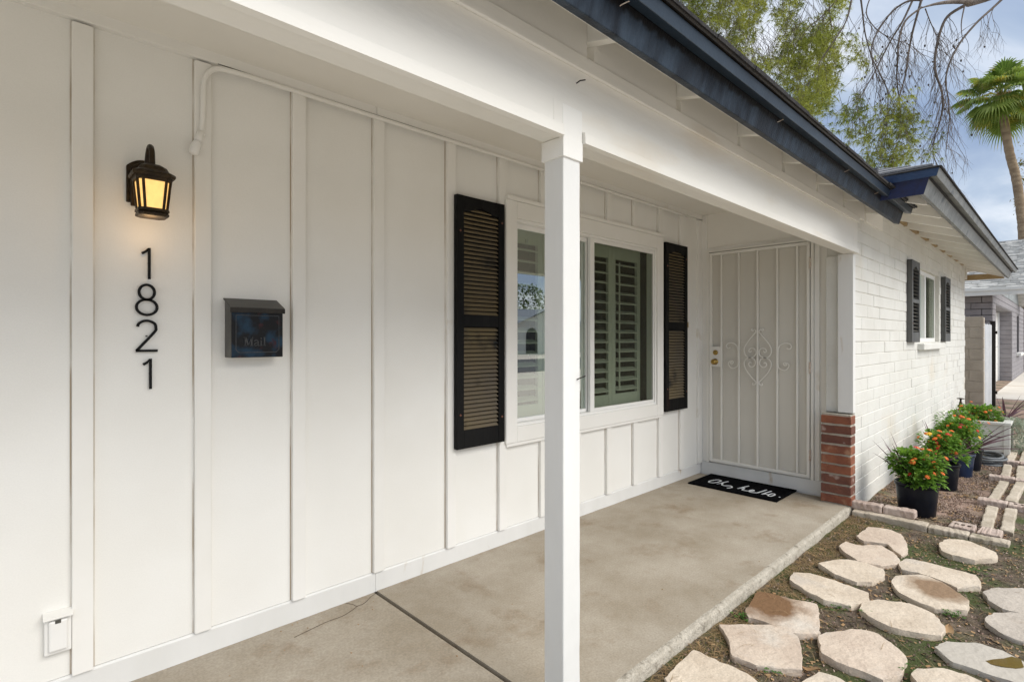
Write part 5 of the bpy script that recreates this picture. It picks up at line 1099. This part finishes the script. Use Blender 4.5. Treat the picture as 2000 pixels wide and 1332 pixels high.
# fan palm behind the neighbour's roof
def palm(base_px, t, trunk_px, label, nleaf, seed, name='fan_palm', R0=1.2):
    random.seed(seed); P = [Vector(atT(x, y, t)) for x, y in trunk_px]; base = Vector((P[0].x+.25, P[0].y-.15, -.1)); P = [base]+P
    o = thing(name, base, label, 'palm'); pts = spline(P, 8); n = len(pts); m = MB(); rr = []
    for i in range(n): rr.append(.168-.035*i/n+.007*math.sin(i*2.7))
    m.tube(pts, rr, 14).build('trunk', 'palm_bark', o, smooth=True)
    top = pts[-1]; th_ = MB()
    for i in range(170):
        a = rnd(0, 6.283); z = rnd(-.55, .1); p = top+Vector((.17*math.cos(a), .17*math.sin(a), z)); th_.obox(p+Vector((.05*math.cos(a), .05*math.sin(a), -.08)), (.012*math.sin(a), -.012*math.cos(a), 0), (.004*math.cos(a), .004*math.sin(a), 0), (.07*math.cos(a), .07*math.sin(a), .14))
    th_.build('leaf_bases', 'palm_thatch', o)
    for i in range(nleaf):
        az = i*2.39996+rnd(-.25, .25); fr_ = (i+.5)/nleaf; el = math.radians(82-140*fr_+rnd(-10, 10)); ca, sa = math.cos(az), math.sin(az); out = Vector((ca, sa, 0)); d = Vector((ca*math.cos(el), sa*math.cos(el), math.sin(el)))
        Lp = rnd(.6, 1.2)*R0/1.35; end = top+d*Lp+Vector((0, 0, -.12*Lp)); m = MB(); m.tube([top+d*.05, top+d*Lp*.55+Vector((0, 0, .02)), end], [.022, .015, .012], 4, caps=False)
        s = out.cross(Vector((0, 0, 1))); fwd = (d+Vector((0, 0, -.35))).normalized(); nr = s.cross(fwd).normalized(); R = rnd(.85, 1.1)*R0*.72; K = 26
        for k in range(K):
            b0_ = -1.75+3.5*k/K; b1_ = b0_+3.5/K; bm_ = (b0_+b1_)/2; v0 = fwd*math.cos(b0_)+s*math.sin(b0_); v1 = fwd*math.cos(b1_)+s*math.sin(b1_); vm = fwd*math.cos(bm_)+s*math.sin(bm_); rl = R*(.78+.22*math.cos(bm_))*rnd(.9, 1.05)
            fold = nr*.035*(1 if k % 2 else -1); a_ = end+v0*rl*.58+fold-Vector((0, 0, .05*rl)); c_2 = end+v1*rl*.58-fold-Vector((0, 0, .05*rl)); tip = end+vm*rl-Vector((0, 0, rl*rnd(.25, .62))); tm = end+vm*rl*.8-Vector((0, 0, rl*.16)); wv = (v1-v0).normalized()*.016
            m.add([end, a_, c_2, tm+wv, tm-wv, tip], [(0, 1, 2), (1, 4, 3, 2), (4, 5, 3)])
        m.build('leaf', 'palm_leaf', o)
    for i in range(26):                                # dry threads hanging under the crown
        pass
    return o
palm(None, 21.5, [(1999, 470), (1995, 420), (1985, 350), (1972, 300), (1961, 235), (1957, 188)], 'tall fan palm with leaning trunk beyond the pale shingle roof', 44, 3)
random.seed(21)
# sliver of a yellowing street tree at the edge of the view
yt = thing('street_tree', (Vector(atT(2075, 700, 30)).x, Vector(atT(2075, 700, 30)).y, -.1), 'thin yellow-leaved tree beside the palm trunk beyond the roof', 'tree')
b_ = Vector(atT(2075, 700, 30)); b_.z = -.1; m = MB(); m.tube([b_, b_+Vector((.1, 0, 4)), b_+Vector((0, .2, 8))], [.16, .12, .07], 8)
lm_ = MB()
for (x, y, r_) in ((1996, 318, .28), (1992, 352, .25), (1986, 393, .22), (1992, 412, .18), (2030, 330, .8), (2040, 400, .8), (2070, 300, 1.1), (2080, 420, 1.0), (2015, 280, .4)):
    c_3 = Vector(atT(x, y, 30)); m.tube([b_+Vector((0, .1, min(7.5, max(3, c_3.z-1.5)))), c_3], [.05, .012], 5, caps=False)
    for _ in range(int(90*r_/.3)):
        v = Vector((random.gauss(0, 1), random.gauss(0, 1), random.gauss(0, 1)))*r_*.45; leafblade(lm_, c_3+v, (rnd(-1, 1), rnd(-1, 1), rnd(-1, .6)), rnd(.10, .18), rnd(.05, .09))
m.build('trunk', 'bark', yt); lm_.build('crown', 'yellow_leaf', yt)

# ================================================================== across the street (the left pane of the picture window reflects it)
rh = thing('street_house', (34, -28, -.1), 'cream house with grey gabled roof and arched entry across the street', 'house')
box('front_wall', 'reflect_wall', rh, 24, 44, -30, -29.6, -.1, 2.6)
MB().add([(23, -29, 2.5), (45, -29, 2.5), (43, -34, 4.3), (25, -34, 4.3)], [(0, 1, 2, 3)]).build('roof', 'reflect_roof', rh)
MB().prism([(31.5, -27.6, 2.45), (39.5, -27.6, 2.45), (35.5, -27.6, 3.7)], (0, -.15, 0)).build('gable', 'reflect_wall', rh); MB().add([(31, -27.2, 2.35), (35.5, -27.2, 3.95), (35.5, -34, 3.95), (31, -34, 2.35), (40, -27.2, 2.35), (40, -34, 2.35)], [(0, 1, 2, 3), (1, 4, 5, 2)]).build('gable_roof', 'reflect_roof', rh)
box('gable_wall', 'reflect_wall', rh, 32, 39, -27.9, -27.62, -.1, 2.45)
ar = MB().prism([(33, -27.6, -.1), (34.4, -27.6, -.1)]+[(33.7+.7*math.cos(a*math.pi/12), -27.6, 1.5+.7*math.sin(a*math.pi/12)) for a in range(13)], (0, .03, 0)).build('arched_entry', 'room_dark', rh)
box('window', 'black_shutter', rh, 36, 38, -27.6, -27.57, .9, 2.1); box('window', 'black_shutter', rh, 26, 28, -29.58, -29.55, .9, 2.1)
for i, (x, y, h, r_) in enumerate(((29.5, -36, 6.0, 2.4), (23, -35, 5.0, 2.2), (42, -37, 7, 2.6))):
    st_ = thing('leafy_tree', (x, y, -.1), ['rounded green tree behind the arched entry house', 'smaller green tree at the end of the arched entry house', 'taller green tree behind the gable of the arched entry house'][i], 'tree', 'trees across the street'); MB().tube([(x, y, -.1), (x+.1, y, h*.5), (x, y+.1, h*.8)], [.2, .15, .06], 7).build('trunk', 'bark', st_); m = MB()
    for _ in range(900):
        v = Vector((random.gauss(0, 1), random.gauss(0, 1), random.gauss(0, 1))).normalized()*r_*rnd(.5, 1)**.5; v.z *= .7; leafblade(m, Vector((x, y, h*.8))+v, (rnd(-1, 1), rnd(-1, 1), rnd(-.6, .6)), rnd(.3, .5), rnd(.2, .3))
    m.build('crown', 'tree_leaf', st_)

# ================================================================== ground litter
random.seed(5)
free = lambda x, y: not any(inpoly(x, y, poly) for poly in SP)
SP = [[(onZ(*z7(*p), ST)[0], onZ(*z7(*p), ST)[1]) for p in pts] for pts, _, _ in STONES]
nd = MB()
for i in range(5200):                               # dry pine needles and straw, thickest along the slab edge
    x = rnd(1.5, 4.8); y = 1.165-abs(random.gauss(0, .14)) if i % 3 else rnd(-.3, 1.16)
    if not free(x, y): 
        if rnd(0, 1) < .985: continue
    z = gz(x, y)+.004 if free(x, y) else ST+.004; a = rnd(0, 6.283); L_ = rnd(.03, .10); d = Vector((math.cos(a), math.sin(a), rnd(-.02, .12)))*L_/2; s = Vector((-math.sin(a), math.cos(a), 0))*rnd(.0007, .0013)
    c0 = Vector((x, y, z+abs(d.z))); k_ = Vector((rnd(-.006, .006), rnd(-.006, .006), .004)); nd.add([c0-d+s, c0-d-s, c0+k_-s, c0+k_+s, c0+d], [(0, 1, 2, 3), (3, 2, 4)])
stuff(nd.build('pine_needle_litter', 'straw')); nd.v
tag_ = bpy.data.objects['pine_needle_litter']; tag(tag_, 'dry brown pine needles scattered over soil beside the slab', 'litter')
ms = MB()
for i in range(30000):                              # moss and short grass
    x, y = rnd(1.4, 5.0), 1.17-abs(random.gauss(0, .30)) if i % 2 else rnd(-.4, 1.16)
    if fbm(x, y, 2.6, 9.) < .02 and y < 1.05 or not free(x, y) or (x > 4.75 and y > .27): continue
    p = Vector((x, y, gz(x, y)-.002)); a = rnd(0, 6.283); d = Vector((math.cos(a)*.6, math.sin(a)*.6, 1))*rnd(.004, .015); s = Vector((-math.sin(a), math.cos(a), 0))*rnd(.001, .0024); ms.add([p+s, p-s, p+d], [(0, 1, 2)])
tag(stuff(ms.build('moss', 'moss_blade')), 'dull green moss and short grass between the flagstones', 'moss')
gv = MB()
for i in range(26000):                              # decomposed granite and bark chips in the bed, grit on the path
    if i < 20000: x, y = 4.93+abs(random.gauss(0, 2.4)), rnd(.30, 1.17)
    else: x, y = rnd(1.5, 5.5), rnd(-.5, 1.15)
    if not free(x, y) or (4.70 < x < 4.95 and y > .25): continue
    if i < 20000 and fbm(x, y, 3.2, 4.) < -.12: continue
    r_ = rnd(.003, .011); p = Vector((x, y, gz(x, y)+r_*.3)); q4 = [p+Vector((random.gauss(0, 1), random.gauss(0, 1), random.gauss(0, .5))).normalized()*r_ for _ in range(3)]+[p+Vector((0, 0, r_*.9))]; gv.add(q4, [(0, 1, 3), (1, 2, 3), (2, 0, 3), (0, 2, 1)])
ch = MB(); chd = MB()
for i in range(15000):                              # bark chips and leaf scraps
    if i % 3: x, y = 4.93+abs(random.gauss(0, 2.2)), rnd(.30, 1.17)
    else: x, y = rnd(1.5, 5.2), rnd(-.5, 1.16)
    if not free(x, y) or (4.70 < x < 4.95 and y > .25): continue
    if fbm(x, y, 4.1, 14.) < -.02 and x > 4.9: continue
    a = rnd(0, 6.283); d = Vector((math.cos(a), math.sin(a), rnd(-.3, .3)))*rnd(.004, .013); s = Vector((-math.sin(a), math.cos(a), rnd(-.4, .4)))*rnd(.002, .006); p = Vector((x, y, gz(x, y)+rnd(.002, .008)))
    (ch if i % 2 else chd).add([p-d-s, p+d-s, p+d*.8+s, p-d+s], [(0, 1, 2, 3)])
tag(stuff(ch.build('bark_chips', 'debris')), 'light brown bark chips and leaf scraps over soil and gravel', 'litter'); tag(stuff(chd.build('bark_chips', 'potting_soil')), 'dark bark chips and leaf scraps over soil and gravel', 'litter')
tag(stuff(gv.build('gravel', 'pebble')), 'pinkish decomposed granite and chips covering the garden bed', 'gravel')
# little weeds
WEEDS = [((745, 862), 'clump of clover-like weeds at the edge of the five-sided flagstone', 26), ((1100, 575), 'small green weed with brown leaf between the stained and lozenge flagstones', 14), ((1235, 610), 'low weed tuft at the near edge of the lozenge flagstone', 16), ((1775, 400), 'tiny green seedling beyond the long narrow flagstone', 8), ((1650, 610), 'low weed patch beside the lozenge flagstone on the path side', 16), ((615, 628), 'tiny weed by the porch slab next to the stained flagstone', 10), ((1480, 905), 'small weed by the flagstone beside the biggest round one', 10), ((1935, 205), 'grassy weed beside the kerb end of the bed', 18)]
for (x, y), lab, n in WEEDS:
    p = Vector(onZ(*z7(x, y), -.060)); t = thing('weed', p, lab, 'weed', 'small weeds between the flagstones'); m = MB()
    for _ in range(n):
        c1_ = p+Vector((random.gauss(0, .022), random.gauss(0, .022), rnd(.008, .03))); a = rnd(0, 6.28)
        for k in range(3): leafblade(m, c1_, (math.cos(a+k*2.1), math.sin(a+k*2.1), .25), rnd(.010, .017), rnd(.008, .013), .1)
        m.tube([p+Vector((0, 0, -.01)), c1_], .0008, 3, caps=False)
    m.build('leaves', 'weed_leaf', t)
# fallen leaves
FL = [((960, 868), 'curled tan fallen leaf lying beside the biggest round flagstone'), ((745, 640), 'orange-brown fallen leaf against the stained flagstone'), ((800, 658), 'second orange-brown leaf tucked under the stained flagstone'), ((1635, 680), 'brown fallen leaf beside the lozenge flagstone tip')]
for (x, y), lab in FL:
    p = Vector(onZ(*z7(x, y), -.050)); m = MB(); a = rnd(0, 6.28); d = Vector((math.cos(a), math.sin(a), 0)); s = Vector((-d.y, d.x, 0)); V = []
    for i in range(6):
        u = i/5; w = .017*math.sin(math.pi*min(1, u*1.02+.01))+.001; c1_ = p+d*(u-.5)*.07+Vector((0, 0, .012*math.cos(u*4))); V += [c1_+s*w+Vector((0, 0, .008)), c1_, c1_-s*w+Vector((0, 0, .008))]
    tag(m.add(V, [(i*3+k, i*3+k+1, (i+1)*3+k+1, (i+1)*3+k) for i in range(5) for k in range(2)]).build('fallen_leaf', 'debris', smooth=True), lab, 'leaf', 'fallen leaves by the flagstones')
# crumbs on the walkway
cr_ = MB()
for (x, y) in [(571, 1219), (581, 1215), (601, 1225), (528, 1271), (549, 1232), (700, 1218), (708, 1299), (728, 1189), (1392, 1163), (1405, 1168), (1330, 1187)]+[(rnd(430, 1500), rnd(1050, 1330)) for _ in range(26)]:
    p = Vector(onZ(x, y, .0)); 
    if p.y > 2.49 or p.y < 1.24 or abs(p.x-1.41) < .03: continue
    r_ = rnd(.002, .0055); p.z = .001 if p.x > 1.42 else -.002; cr_.add([p+Vector((r_, 0, 0)), p+Vector((-r_*.6, r_*1.2, 0)), p+Vector((-r_*.5, -r_, 0)), p+Vector((0, 0, r_*.6))], [(0, 1, 3), (1, 2, 3), (2, 0, 3), (0, 2, 1)])
tag(stuff(cr_.build('crumbs', 'debris')), 'tiny brown crumbs and leaf bits scattered on the concrete', 'litter')
